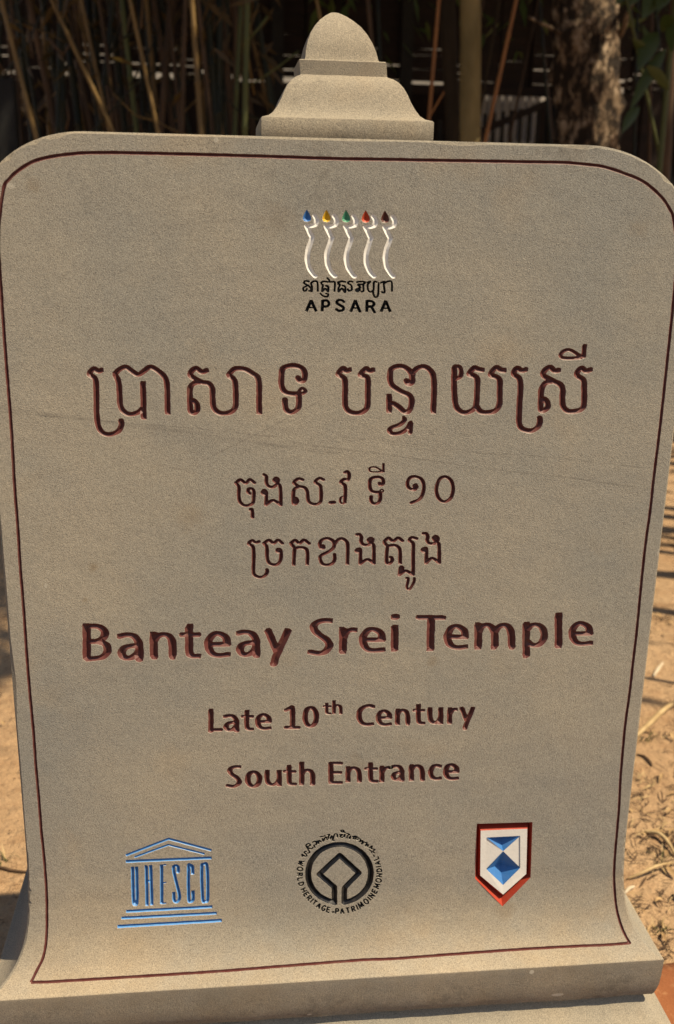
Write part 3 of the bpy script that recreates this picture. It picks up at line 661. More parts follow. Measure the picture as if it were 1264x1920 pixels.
# shell round the face
sv, sf = [], []
N = len(OUT)
def ring_pts(P, yfun):
    o = len(sv)
    for (x, v) in P:
        z, d = v_to_zd(v); sv.append((x-SIGN_BASE.x, yfun(v, d)-SIGN_BASE.y, z+CAMZ))
    return o
r0 = len(sv); sv += [face3(x, v) for x, v in INN]
r1 = ring_pts(OUT, lambda v, d: -d+BV)
r2 = ring_pts(OUT, lambda v, d: TH+d)
for a, b in ((r0, r1), (r1, r2)):
    for i in range(N):
        j = (i+1) % N
        if abs(OUT[i][1]-VEND) < 1e-9 and abs(OUT[j][1]-VEND) < 1e-9: continue
        sf.append((a+i, b+i, b+j, a+j))
o = len(sv)                                    # back: rows straight across
zrow = sorted({round(v, 5) for x, v in OUT if x >= 0}, reverse=True)
def half(v, side):
    c = [abs(x) for x, vv in OUT if abs(vv-v) < 2e-5 and x*side > 0]
    if c: return max(c)
    pts = sorted([(vv, abs(x)) for x, vv in OUT if x*side > 0]); return float(np.interp(v, [p[0] for p in pts], [p[1] for p in pts]))
for v in zrow:
    z, d = v_to_zd(v)
    sv += [(-half(v, -1)-SIGN_BASE.x, TH+d-SIGN_BASE.y, z+CAMZ), (half(v, 1)-SIGN_BASE.x, TH+d-SIGN_BASE.y, z+CAMZ)]
for i in range(len(zrow)-1): sf.append((o+2*i, o+2*i+1, o+2*i+3, o+2*i+2))
# fillet band below the flare (rings of a rounded rectangle)
def rect_ring(V_, d, z, jit=0.0):
    o = len(V_); x, y0, y1 = HW+d, -d, TH+d; pts = []
    for k in range(41): pts.append((-x+2*x*k/40, y0))
    for k in range(1, 15): pts.append((x, y0+(y1-y0)*k/14))
    for k in range(1, 41): pts.append((x-2*x*k/40, y1))
    for k in range(1, 14): pts.append((-x, y1-(y1-y0)*k/14))
    for (a, b) in pts:
        ja, jb, jz = (rng.uniform(-jit, jit) for _ in range(3))
        V_.append((a+ja-SIGN_BASE.x, b+jb-SIGN_BASE.y, z+jz+CAMZ))
    return o, len(pts)
rings = [(0.0580, -1.1695, 0), (0.0596, -1.1701, 0), (0.0606, -1.1712, 0.0001), (0.0608, -1.1740, 0.0001), (0.0605, -1.185, 0.0002), (0.0600, -1.205, 0.0003), (0.0588, -1.221, 0.0003), (0.0568, -1.2325, 0.0004), (0.0545, -1.2415, 0.0008), (0.0525, -1.2465, 0.0009), (0.050, -1.2475, 0.0004), (0.030, -1.2475, 0)]
bv, bf = [], []; prev = None
for d, z, j in rings:
    o, n = rect_ring(bv, d, z, j)
    if prev is not None:
        for i in range(n): bf.append((prev+i, prev+(i+1) % n, o+(i+1) % n, o+i))
    prev = o
bf = [f[::-1] for f in bf]
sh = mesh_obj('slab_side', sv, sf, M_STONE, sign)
for p in sh.data.polygons: p.use_smooth = False
bandm = mesh_obj('fillet_band', bv, bf, M_FACE, sign, smooth=True)
# plinth under it
pv, pf = [], []; prev = None
for d, z, j in [(0.020, -1.2482, 0), (0.0405, -1.2482, 0), (0.0425, -1.256, 0.0004), (0.0480, -1.266, 0), (0.0555, -1.2757, 0), (0.0650, -1.2833, 0), (0.0750, -1.2875, 0), (0.0805, -1.2895, 0), (0.0825, -1.2915, 0), (0.0832, -1.296, 0.0003), (0.0832, -1.45, 0.0003), (0.0832, -1.62, 0)]:
    o, n = rect_ring(pv, d, z, j)
    if prev is not None:
        for i in range(n): pf.append((prev+i, o+i, o+(i+1) % n, prev+(i+1) % n))
    prev = o
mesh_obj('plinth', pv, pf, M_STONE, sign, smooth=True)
# finial: stepped four-sided bell
FX = 0.000
prof = [(0.1118, 0.0780), (0.1122, 0.0806), (0.1145, 0.0812), (0.1150, 0.0822), (0.1150, 0.1040), (0.1138, 0.1058), (0.1115, 0.1064), (0.1050, 0.1085), (0.0985, 0.1130), (0.0930, 0.1205), (0.0880, 0.1300), (0.0835, 0.1400), (0.0785, 0.1490), (0.0725, 0.1560), (0.0655, 0.1608), (0.0600, 0.1632),
        (0.0592, 0.1640), (0.0592, 0.1818), (0.0580, 0.1830), (0.0510, 0.1836), (0.0500, 0.1850), (0.0480, 0.1960), (0.0440, 0.2080), (0.0385, 0.2190), (0.0315, 0.2285), (0.0228, 0.2372), (0.0138, 0.2440), (0.0055, 0.2488), (0.0012, 0.2500)]
gv, gf = [], []; NS = 12; prev = None
for hw, z in prof:
    o = len(gv); pts = []
    for s in range(4):
        for k in range(NS):
            t = -1+2*k/NS; a, b = [(t, -1), (1, t), (-t, 1), (-1, -t)][s]
            m = (abs(a)**60+abs(b)**60)**(1/60)          # slightly softened arris
            pts.append((a/m*hw, b/m*hw))
    for a, b in pts: gv.append((FX-0.0095*max(0.0, (z-0.155)/0.094)+a+rng.uniform(-.0002, .0002)-SIGN_BASE.x, 0.158+b-SIGN_BASE.y, z+CAMZ+rng.uniform(-.0002, .0002)))
    n = len(pts)
    if prev is not None:
        for i in range(n): gf.append((prev+i, prev+(i+1) % n, o+(i+1) % n, o+i))
    prev = o
gf.append(tuple(range(prev, prev+4*NS)))
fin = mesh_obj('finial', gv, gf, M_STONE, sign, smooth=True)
md = fin.modifiers.new('edges', 'EDGE_SPLIT'); md.split_angle = math.radians(38)
for ob in (bandm,): 
    md = ob.modifiers.new('edges', 'EDGE_SPLIT'); md.split_angle = math.radians(24)

# ================================================================== setting
# ---- ground: one sheet, fine near the sign
def axis(lo, hi, step, far):
    a = list(np.arange(lo, hi+1e-6, step)); x = hi; g = step
    while x < far: g *= 1.35; x += g; a.append(x)
    x = lo; g = step
    while x > -far: g *= 1.35; x -= g; a.insert(0, x)
    return np.array(a)
def hnoise(x, y, seed=0):
    r = np.random.RandomState(seed); o = 0
    for k in range(14):
        f = 2.2*1.32**k; th = r.rand()*6.283; ph = r.rand()*6.283
        o = o + np.sin(x*f*math.cos(th)+y*f*math.sin(th)+ph+1.7*np.sin(y*f*0.37+ph*2))/f
    return o
gx = axis(-3.0, 4.0, 0.035, 90); gy = axis(-1.2, 5.0, 0.035, 90)
GX, GY = np.meshgrid(gx, gy)
near = np.exp(-np.maximum(0, np.hypot(GX-0.5, GY-2)-4)**2/6)
GZ = 0.014*hnoise(GX, GY, 3)*near - 0.012*near
gverts = np.stack([GX.ravel(), GY.ravel(), GZ.ravel()], 1); nx_, ny_ = len(gx), len(gy)
gfaces = [(j*nx_+i, j*nx_+i+1, (j+1)*nx_+i+1, (j+1)*nx_+i) for j in range(ny_-1) for i in range(nx_-1)]
nb = NB('dry_sand'); co = nb.coord()
c = nb.mix(nb.ramp(nb.noise(co, 1.1, 5, 0.6), [(0.35, (0, 0, 0)), (0.65, (1, 1, 1))]), (0.43, 0.275, 0.150), (0.51, 0.345, 0.200))
c = nb.mix(nb.ramp(nb.noise(co, 9, 6, 0.7), [(0.5, (0, 0, 0)), (0.72, (0.7, 0.7, 0.7))]), c, (0.29, 0.158, 0.074))
c = nb.mix(nb.ramp(nb.noise(co, 60, 4, 0.7), [(0.58, (0, 0, 0)), (0.68, (0.8, 0.8, 0.8))]), c, (0.13, 0.070, 0.034))
c = nb.mix(1.0, c, nb.ramp(nb.noise(co, 300, 2, 0.7), [(0.3, (0.8, 0.8, 0.8)), (0.7, (1.15, 1.15, 1.15))]), 'MULTIPLY')
nb.color(c); nb.rough(0.95)
b1 = nb.bump(nb.noise(co, 14, 6, 0.7), 1.0, 0.045); nb.bump(nb.noise(co, 120, 4, 0.7), 0.7, 0.004, b1)
M_SAND = nb.m
tag(mesh_obj('ground', gverts, gfaces, M_SAND, smooth=True), kind='structure')
def gz(x, y):
    j = min(max(np.searchsorted(gy, y)-1, 0), ny_-2); i = min(max(np.searchsorted(gx, x)-1, 0), nx_-2)
    tx = (x-gx[i])/(gx[i+1]-gx[i]); ty = (y-gy[j])/(gy[j+1]-gy[j])
    return float(GZ[j, i]*(1-tx)*(1-ty)+GZ[j, i+1]*tx*(1-ty)+GZ[j+1, i]*(1-tx)*ty+GZ[j+1, i+1]*tx*ty)

# ---- laterite pad under the sign
nb = NB('laterite'); co = nb.coord()
c = nb.mix(nb.ramp(nb.noise(co, 5, 6, 0.65), [(0.35, (0, 0, 0)), (0.68, (1, 1, 1))]), (0.20, 0.068, 0.026), (0.29, 0.11, 0.042))
c = nb.mix(nb.ramp(nb.noise(co, 45, 4, 0.7), [(0.55, (0, 0, 0)), (0.75, (0.7, 0.7, 0.7))]), c, (0.42, 0.22, 0.10))
nb.color(c); nb.rough(0.95); nb.bump(nb.noise(co, 40, 5, 0.7), 0.6, 0.008)
pr, plf = on_ground(1240, 1787, .03), on_ground(4, 1784, .03)
kx = (plf.y-pr.y)/(plf.x-pr.x); yb = lambda x: pr.y+kx*(x-pr.x)
pv, pf = [], []
nxp, nyp = 80, 26
for top in (1, 0):
    for j in range(nyp+1):
        for i in range(nxp+1):
            x = -1.6+3.2*i/nxp; e = 0.012*math.sin(x*23)+0.008*math.sin(x*61+1)
            y = -0.45+(yb(x)+e+0.45)*j/nyp
            edge = min(1.0, (nyp-j)/1.5)
            pv.append((x, y, (0.012+0.018*edge+0.002*math.sin(x*17+y*29)) if top else -0.06))
M1 = (nxp+1)*(nyp+1)
for j in range(nyp):
    for i in range(nxp): q0 = j*(nxp+1)+i; pf.append((q0, q0+1, q0+nxp+2, q0+nxp+1))
bd = [i for i in range(nxp+1)] + [(j+1)*(nxp+1)+nxp for j in range(nyp)] + [nyp*(nxp+1)+i for i in range(nxp-1, -1, -1)] + [j*(nxp+1) for j in range(nyp-1, 0, -1)]
for a, b in zip(bd, bd[1:]+bd[:1]): pf.append((a, M1+a, M1+b, b))
tag(mesh_obj('laterite_paving', pv, pf, nb.m, smooth=True), kind='structure')

nb = NB('low_bounce_gravel'); co = nb.coord()
c = nb.mix(nb.ramp(nb.noise(co, 90, 4, 0.7), [(0.35, (0, 0, 0)), (0.65, (1, 1, 1))]), (0.075, 0.070, 0.063), (0.17, 0.158, 0.14))
nb.color(c); nb.rough(0.95); nb.bump(nb.noise(co, 110, 4, 0.7), 0.8, 0.01)
pv, pf = boxv(-14, 14, -9, -0.452, -0.06, 0.034); tag(mesh_obj('path', pv, pf, nb.m), kind='structure')  # unseen dark ground, added to cut the warm bounce onto the face
# ---- plant materials
M_CULM_G = make_plain('green_bamboo', (0.05, 0.058, 0.016), (0.105, 0.11, 0.03), 6, 0.5, 60, 0.001, (1, 1, 0.15))
M_CULM_D = make_plain('dark_green_bamboo', (0.008, 0.010, 0.005), (0.022, 0.024, 0.010), 6, 0.5, 60, 0.001, (1, 1, 0.15))
M_CULM_Y = make_plain('golden_bamboo', (0.085, 0.052, 0.018), (0.24, 0.15, 0.05), 6, 0.5, 60, 0.001, (1, 1, 0.15))
M_CULM_B = make_plain('brown_bamboo', (0.028, 0.016, 0.008), (0.11, 0.066, 0.036), 9, 0.7, 60, 0.001, (1, 1, 0.2))
M_CANE = make_plain('orange_cane', (0.19, 0.075, 0.022), (0.31, 0.14, 0.045), 8, 0.6, 60, 0.001, (1, 1, 0.2))
nb = NB('rough_bark'); co = nb.coord(); mp = nb.n('ShaderNodeMapping'); mp.inputs['Scale'].default_value = (1, 1, 0.55); nb.l(co, mp.inputs[0]); co = mp.outputs[0]
pt = nb.noise(co, 17, 6, 0.68); fl = nb.noise(co, 7, 3, 0.5)
c = nb.mix(nb.ramp(pt, [(0.46, (0, 0, 0)), (0.56, (1, 1, 1))]), (0.022, 0.014, 0.009), (0.17, 0.115, 0.07))
c = nb.mix(nb.math('MULTIPLY', nb.ramp(pt, [(0.53, (0, 0, 0)), (0.62, (1, 1, 1))]), nb.ramp(fl, [(0.42, (0, 0, 0)), (0.58, (1, 1, 1))])), c, (0.56, 0.44, 0.31))
nb.color(c); nb.rough(0.9); nb.bump(pt, 1.0, 0.04); M_BARK = nb.m
M_SMOOTH = make_plain('olive_bark', (0.13, 0.098, 0.036), (0.29, 0.22, 0.095), 7, 0.75, 40, 0.004, (1, 1, 0.3))
M_DARKBARK = make_plain('dark_bark', (0.02, 0.014, 0.008), (0.05, 0.034, 0.018), 7, 0.85, 40, 0.006, (1, 1, 0.3))
def leaf_mat(name, c0, c1):
    nb = NB(name); co = nb.coord(); nb.color(nb.mix(nb.noise(co, 3.0, 3), c0, c1)); nb.rough(0.5)
    tr = nb.n('ShaderNodeBsdfTranslucent'); tr.inputs[0].default_value = (c1[0]*1.2, c1[1]*1.4, c1[2]*0.8, 1)
    mx = nb.n('ShaderNodeMixShader', Fac=0.22); nb.l(nb.b.outputs[0], mx.inputs[1]); nb.l(tr.outputs[0], mx.inputs[2])
    nb.l(mx.outputs[0], nb.t.nodes['Material Output'].inputs[0]); return nb.m
M_LEAF = leaf_mat('bamboo_leaf', (0.035, 0.06, 0.014), (0.08, 0.11, 0.025))
M_LEAF2 = leaf_mat('tree_leaf', (0.03, 0.055, 0.013), (0.06, 0.10, 0.022))
M_BROAD = leaf_mat('broad_leaf', (0.028, 0.045, 0.011), (0.065, 0.085, 0.02))

def tube(path, radii, ns=8, twist=0.0):
    V, F = [], []; P = [Vector(p) for p in path]
    for i, p in enumerate(P):
        t = (P[min(i+1, len(P)-1)]-P[max(i-1, 0)]).normalized()
        a = t.cross(Vector((0, 1, 0.02))).normalized(); b = t.cross(a)
        for k in range(ns):
            th = 2*math.pi*k/ns+twist*i; V.append(p + float(radii[i])*(math.cos(th)*a+math.sin(th)*b))
    for i in range(len(P)-1):
        for k in range(ns): F.append((i*ns+k, i*ns+(k+1) % ns, (i+1)*ns+(k+1) % ns, (i+1)*ns+k))
    F.append(tuple(range(ns))[::-1]); F.append(tuple((len(P)-1)*ns+k for k in range(ns)))
    return V, F
def culm_path(p_low, p_high, top):
    d = p_high-p_low; d = d/ d.z; base = p_low - d*p_low.z; L = []
    for k in range(2, 400):
        z = 0.14*k*1.0
        if z > top: break
        L.append(z)
    return base, d, L
def make_culm(base, d, top, r, mat, parent, loc, bend=0.0, name='culm'):
    path, rad = [], []; z = -0.05; step = rng.uniform(0.22, 0.34); nz = rng.uniform(0.05, 0.2)
    def pt(z): q = base + d*z; return Vector((q.x + bend*max(0, z-2.6)**2, q.y, z)) - loc
    path.append(pt(-0.08)); rad.append(r)
    while nz < top:
        k = 1-0.45*nz/top
        for dz, f in ((-0.012, 1.0), (-0.002, 1.13), (0.006, 1.16), (0.014, 0.97)): path.append(pt(nz+dz)); rad.append(r*k*f)
        nz += step*rng.uniform(0.9, 1.1)
    V, F = tube(path, rad, 8)
    return mesh_obj(name, V, F, mat, parent, smooth=True)
def leaves(n, boxf, size, mat, name, parent, loc, seed, wid=0.16):
    loc = np.array(loc, float)
    r = np.random.RandomState(seed); V, F = [], []
    for _ in range(n):
        c = boxf(r); L = size*(0.6+0.8*r.rand()); yaw = r.rand()*6.283; pit = -0.2-0.9*r.rand(); rol = r.rand()*6.283
        d = np.array([math.cos(yaw)*math.cos(pit), math.sin(yaw)*math.cos(pit), math.sin(pit)])
        s = np.cross(d, [0, 0, 1]); s /= np.linalg.norm(s)+1e-9; u = np.cross(s, d)
        s = s*math.cos(rol)+u*math.sin(rol)
        o = len(V); V += [c-loc, c+d*L*0.4+s*L*wid-loc, c+d*L+np.array([0, 0, -0.08*L])-loc, c+d*L*0.4-s*L*wid-loc]
        F.append((o, o+1, o+2, o+3))
    ob = mesh_obj(name, V, F, mat, parent); ob['kind'] = 'stuff'; return ob
LIT = [(at(1128, 70, 4.85), .48, .96), (at(1145, 200, 4.85), .42, .95), (at(895, 150, 4.8), .10, .9), (at(896, 240, 4.8), .16, .9), (at(200, 120, 4.7), .12, .8), (at(352, 60, 4.5), .14, .85), (at(372, 190, 4.45), .16, .7), (at(120, 60, 4.5), .16, .6), (at(1208, 40, 4.2), .10, .9), (at(30, 200, 4.4), .14, .6), (at(460, 120, 4.5), .10, .6), (at(940, 120, 4.5), .12, .6)]
_q = random.Random(9)
LIT += [(at(_q.uniform(0, 480), _q.uniform(0, 250), 4.6), _q.uniform(.05, .10), .95) for _ in range(22)]
L_C = np.array([tuple(l[0]) for l in LIT]); L_R = np.array([l[1] for l in LIT]); L_P = np.array([l[2] for l in LIT]); SD = np.array(SUN)
def clumpy(boxes, seed, sig=0.34, per=30):
    """leaf sprays: centres spread in boxes, leaves gathered round each"""
    st = {'c': None, 'n': 0}
    wts = np.array([(b[1]-b[0])*(b[3]-b[2])*(b[5]-b[4]) for b in boxes]); wts = wts/wts.sum()
    def f(r):
        if st['n'] % per == 0:
            b = boxes[r.choice(len(boxes), p=wts)]; st['c'] = np.array([b[0]+(b[1]-b[0])*r.rand(), b[2]+(b[3]-b[2])*r.rand(), b[4]+(b[5]-b[4])*r.rand()])
        st['n'] += 1
        for _ in range(6):                     # leaves kept off the sun lines to LIT points, to shape sun flecks
            q = st['c'] + r.randn(3)*np.array([sig, sig, sig*0.6]); bad = False
            e = q-L_C; off = np.linalg.norm(e-(e @ SD)[:, None]*SD, axis=1)
            bad = bool(((off < L_R) & (r.rand(len(L_R)) < L_P)).any())
            if not bad: return q
        return q+np.array([0, 0.9, 0])
    return f

# ---- the bamboo clump behind the sign
clump_loc = Vector((-1.0, 5.0, 0.0))
clump = empty('bamboo_clump', clump_loc)
tag(clump, 'dense bamboo clump of brown and green culms in shade behind the rounded slab corner', 'bamboo')
CUL = [  # x at photo y 0, x at photo y 250, width px, material, depth
 (2,66,9,M_CULM_Y,4.4),(28,60,12,M_CULM_D,5.4),(55,106,13,M_CULM_B,5.2),(80,120,12,M_CULM_D,5.6),(97,214,8,M_CULM_Y,4.6),(118,150,14,M_CULM_D,5.5),(128,172,9,M_CULM_B,5.3),
 (152,206,8,M_CULM_Y,4.7),(165,186,12,M_CULM_D,5.5),(186,222,8,M_CULM_B,5.0),(205,236,12,M_CULM_D,5.4),(228,256,10,M_CULM_G,4.8),(244,297,8,M_CULM_Y,4.6),(262,270,9,M_CULM_D,5.6),
 (277,284,13,M_CULM_D,5.2),(291,330,13,M_CULM_D,5.3),(316,338,8,M_CULM_B,4.9),(330,300,8,M_CULM_B,5.7),(348,341,9,M_CULM_B,4.7),(360,377,11,M_CULM_Y,4.5),(371,399,9,M_CULM_B,4.7),(388,392,12,M_CULM_D,5.5),
 (411,410,15,M_CULM_D,5.0),(425,420,12,M_CULM_D,5.5),(443,437,7,M_CULM_B,5.0),(452,440,10,M_CULM_G,4.7),(464,459,12,M_CULM_G,4.5),(-30,12,10,M_CULM_D,5.0)]
_r = random.Random(77)
for k in range(52):
    x = _r.uniform(-40, 480); CUL.append((x, x+_r.uniform(-30, 60), _r.uniform(6, 14), _r.choice([M_CULM_D, M_CULM_D, M_CULM_B, M_CULM_B, M_CULM_Y]), _r.uniform(4.9, 6.8)))
for k in range(9):
    x = _r.uniform(640, 1260); CUL.append((x, x+_r.uniform(-40, 30), _r.uniform(5, 9), _r.choice([M_CULM_D, M_CULM_B]), _r.uniform(6.0, 7.2)))
for x0, x1, wpx, m, Y in CUL:
    hi, lo = at(x0, 0, Y), at(x1, 250, Y); d = (hi-lo); d = d/d.z; base = lo - d*lo.z
    dist = (at((x0+x1)/2, 120, Y)-Vector(CPOS)).length
    make_culm(base, d, rng.uniform(5.2, 6.6), wpx/2/FPX*dist, m, clump, clump_loc, bend=rng.uniform(-0.03, 0.03))
for (xa, ya, xb, yb_, Y, wd) in ((502,30,466,74,4.5,4),(560,96,470,160,4.5,3),(55,60,62,110,4.6,5),(92,72,120,104,4.7,5),(140,66,120,100,4.8,4),(212,250,200,160,4.7,8)):
    a, b = at(xa, ya, Y), at(xb, yb_, Y); r_ = wd/2/FPX*6
    V, F = tube([a-clump_loc, (a+b)/2-clump_loc+Vector((0, 0, -0.006)), b-clump_loc], [r_, r_*0.9, r_*0.7], 6); mesh_obj('side_branch', V, F, M_CULM_G if xa > 400 else M_CULM_B, clump, smooth=True)
M_DRYB = leaf_mat('dry_bamboo_leaf', (0.05, 0.030, 0.012), (0.12, 0.075, 0.03))
for k in range(46):
    a = at(_r.uniform(-20, 500), _r.uniform(-60, 260), _r.uniform(4.5, 5.8)); th = _r.uniform(-1, 1); L_ = _r.uniform(.15, .6)
    b = a+Vector((th*L_, _r.uniform(-.1, .1), L_*_r.uniform(.4, 1.0))); m_ = (a+b)/2+Vector((_r.uniform(-.03, .03), 0, _r.uniform(-.05, .02)))
    V, F = tube([a-clump_loc, m_-clump_loc, b-clump_loc], [.007, .005, .003], 5); mesh_obj('side_branch', V, F, _r.choice([M_CULM_B, M_CULM_D, M_CULM_Y]), clump, smooth=True)
leaves(420, lambda r: np.array(at(-40+r.rand()*560, -120+r.rand()**2*330, 4.5+r.rand()*1.4)), 0.15, M_DRYB, 'dry_leaves', clump, np.array(clump_loc), 15, 0.10)
leaves(220, lambda r: np.array(at(560+r.rand()*700, -140+r.rand()**2*260, 5.4+r.rand()*1.4)), 0.16, M_LEAF, 'hanging_leaves', clump, np.array(clump_loc), 16, 0.12)
leaves(20000, clumpy([(-2.6, 2.4, 3.35, 8.6, 4.3, 7.2)], 1), 0.26, M_LEAF, 'foliage', clump, np.array(clump_loc), 5, 0.13)

# ---- clump to the right that throws the striped shade on the sand
cl2_loc = Vector((3.2, 2.4, 0))
clump2 = empty('bamboo_clump', cl2_loc)
tag(clump2, 'tall bamboo clump beside the sand, throwing striped shade behind the slab', 'bamboo')
for x, y, r_, lx, ly in ((2.15,1.36,.014,.0,.0),(2.5,1.95,.034,.02,.0),(2.9,2.25,.03,-.03,.01),(3.3,2.5,.035,.03,.01),(3.0,1.75,.022,-.02,.0),(3.6,2.9,.04,.02,.02),(2.7,2.75,.03,.0,.01),(3.9,2.3,.035,.04,.0),(3.2,3.15,.04,-.01,.01),(3.5,2.75,.055,.01,.0),(4.1,2.85,.06,.02,.0),(2.6,2.45,.045,.0,.0)):
    make_culm(Vector((x, y, 0)), Vector((lx, ly, 1)), rng.uniform(6.3, 7.4), r_, rng.choice([M_CULM_G, M_CULM_D, M_CULM_Y]), clump2, cl2_loc)
leaves(6500, clumpy([(0.7, 3.9, 0.35, 2.7, 5.6, 7.8)], 2, 0.3), 0.26, M_LEAF, 'foliage', clump2, np.array(cl2_loc), 6, 0.13)

# ---- trees
def trunk_mesh(p_lo, p_hi, wpx, Y, top, rough, ns=20, taper=0.25, flare=0.25):
    d = (p_hi-p_lo); d = d/d.z; base = p_lo-d*p_lo.z; dist = ((p_lo+p_hi)/2-Vector(CPOS)).length; r = wpx/2/FPX*dist
    path, rad = [], []
    for z in np.arange(-0.1, top, 0.06).tolist(): path.append(base+d*z); rad.append(r*(1-taper*max(0, z-2)/top)*(1+flare*math.exp(-max(z, 0)/0.25)))
    V, F = tube(path, rad, ns); out = []
    for i, v in enumerate(V):
        k = i//ns
        if k < len(path):
            c = path[k].copy(); e = v-c; n = hnoise(np.array(v.x*9), np.array(v.z*4+v.y*9), 8); n2 = hnoise(np.array(v.x*25+v.y*20), np.array(v.z*14), 9)
            v = c+e*(1+rough*(float(n)*0.5+float(n2)*0.6))
        out.append(v)
    return base, out, F, r
def tree(name, label, lo, hi, wpx, Y, top, mat, rough, boxes, nleaf, seed, limbs=()):
    p_lo, p_hi = at(*lo, Y), at(*hi, Y)
    base, V, F, r = trunk_mesh(p_lo, p_hi, wpx, Y, top, rough)
    loc = Vector((base.x, base.y, 0)); t = empty(name, loc); tag(t, label, 'tree')
    tr = mesh_obj('trunk', [v-loc for v in V], F, mat, t, smooth=True)
    for (xa, ya, xb, yb_, wd) in limbs:
        a, b = at(xa, ya, Y), at(xb, yb_, Y-0.15); a = a + Vector((0, 0.0, 0)); m_ = (a+b)/2+Vector((0.01, 0, -0.01)); r_ = wd/2/FPX*6.4
        c_ = b + (b-a)*2.2
        VV, FF = tube([a-loc, m_-loc, b-loc, c_-loc], [r_*1.2, r_, r_*0.9, r_*0.6], 7); mesh_obj('limb', VV, FF, mat, t, smooth=True)
    for k in range(5):
        th = k*1.3+seed; a = base+(p_hi-p_lo)/(p_hi-p_lo).z*(top*0.78+0.1*k); b = a+Vector((math.cos(th)*1.2, math.sin(th)*1.2, 1.0))
        VV, FF = tube([a-loc, (a*0.5+b*0.5)-loc+Vector((0, 0, .1)), b-loc], [r*0.5, r*0.35, r*0.15], 6); mesh_obj('limb', VV, FF, mat, t, smooth=True)
    leaves(nleaf, clumpy(boxes, seed, 0.36), 0.24, M_LEAF2, 'crown', t, np.array(loc), seed, 0.24)
    return t
tree('slender_tree', 'slender tree with smooth olive brown trunk behind the finial', (882,250), (882,0), 36, 4.9, 5.6, M_SMOOTH, 0.06, [(-0.2, 3.6, 3.9, 7.4, 4.7, 7.0)], 5500, 21)
tree('slender_tree', 'slim dark trunk close against the smooth olive brown trunk', (850,250), (838,0), 27, 5.2, 5.2, M_DARKBARK, 0.08, [(0.2, 3.0, 4.4, 7.6, 4.6, 6.6)], 3000, 22)
tree('rough_barked_tree', 'thick tree with rough mottled bark above the slab shoulder', (1100,270), (1101,0), 104, 5.0, 5.8, M_BARK, 0.30, [(1.6, 5.6, 3.55, 8.2, 4.5, 7.4)], 7500, 23, ((1150,90,1183,8,10),(1060,66,1040,56,8)))
tree('slim_tree', 'slim pinkish brown trunk beside the broad green leaves', (1250,280), (1262,60), 16, 4.6, 4.8, M_CULM_B, 0.05, [(2.4, 5.6, 3.6, 6.0, 4.3, 6.0)], 2500, 24)

# ---- dry canes between the trunks
def cane(label, xa, xb, wpx, Y, mat, ya=0, yb_=250, top=4.6):
    hi, lo = at(xa, ya, Y), at(xb, yb_, Y); d = hi-lo; d = d/d.z; base = lo-d*lo.z; loc = Vector((base.x, base.y, 0))
    t = empty('dry_cane', loc); tag(t, label, 'cane', 'dry canes between the trunks')
    make_culm(base, d, top, wpx/2/FPX*6, mat, t, loc, name='stem')
    return t, loc
t, l = cane('orange brown cane leaning just beside the finial', 823, 802, 8, 4.4, M_CANE)
a, b = at(803,222,4.4), at(833,172,4.4); V, F = tube([a-l, b-l], [.006, .004], 6); mesh_obj('side_branch', V, F, M_CANE, t)
cane('bright orange cane leaning steeply between the smooth trunk and the rough trunk', 968, 913, 9, 4.5, M_CANE)
cane('dim olive cane right against the smooth trunk', 936, 893, 9, 5.3, M_DARKBARK)
cane('thin dim brown cane close before the rough barked tree', 1010, 958, 7, 5.2, M_CULM_B)
cane('grey green stalk leaning beside the rough barked tree', 1176, 1228, 8, 4.7, M_CULM_G)
cane('slim brown stalk behind the grey green stalk', 1222, 1218, 9, 5.4, M_CULM_B)
cane('slim dark stalk near the rough barked tree', 1196, 1190, 8, 5.6, M_CULM_D)
cane('golden brown stalk rising behind the finial', 690, 712, 10, 4.8, M_CULM_B)
cane('dark green stalk rising behind the finial', 708, 718, 9, 5.2, M_CULM_D)
cane('brown stalk leaning away above the finial shoulder', 594, 640, 8, 4.9, M_CULM_Y)

# ---- broad leaves at the right
bl_loc = at(1235, 250, 4.3); bl_loc = Vector((bl_loc.x, bl_loc.y, 0))
bp = empty('broad_leaved_plant', bl_loc); tag(bp, 'broad leaved green plant with drooping leaves beside the slim trunk', 'plant')
V, F = tube([Vector((0, 0, -0.05)), Vector((0.03, 0, 1.5)), Vector((0.02, 0.02, 2.9)), Vector((-0.05, 0, 3.6))], [.022, .018, .014, .008], 8); mesh_obj('stem', V, F, M_CULM_G, bp, smooth=True)
def broad_leaf(root, tip, width, droop):
    V, F = [], []; n = 8; r0 = Vector(root)-bl_loc; r1 = Vector(tip)-bl_loc; d = r1-r0; s = d.cross(Vector((0.25, 1, 0.3))).normalized(); up = s.cross(d).normalized()
    for i in range(n+1):
        t = i/n; c = r0+d*t+Vector((0, 0, droop*math.sin(t*3.14))); wd = width*math.sin(min(1, t*1.15+0.05)*3.14)**0.7 if 0 < t < 1 else 0.002
        V += [c-s*wd+up*wd*0.3, c, c+s*wd+up*wd*0.3]
    for i in range(n): a = 3*i; F += [(a, a+1, a+4, a+3), (a+1, a+2, a+5, a+4)]
    mesh_obj('leaf', V, F, M_BROAD, bp, smooth=True)
for (xa, ya, xb, yb_, wd, dr) in ((1250,-30,1196,52,.055,.03),(1262,-40,1228,34,.05,.02),(1235,60,1190,150,.05,.03),(1250,90,1170,230,.035,.02),(1210,-20,1176,20,.03,.02),(1258,30,1262,110,.03,.0),(1220,120,1180,70,.025,.02),(1255,170,1205,120,.028,.02),(1232,-60,1250,20,.04,.02),(1240,60,1266,30,.035,.02),(1180,-20,1150,18,.03,.02),(1200,200,1160,262,.03,.02)):
    broad_leaf(at(xa, ya, 4.3), at(xb, yb_, 4.15), wd, dr)

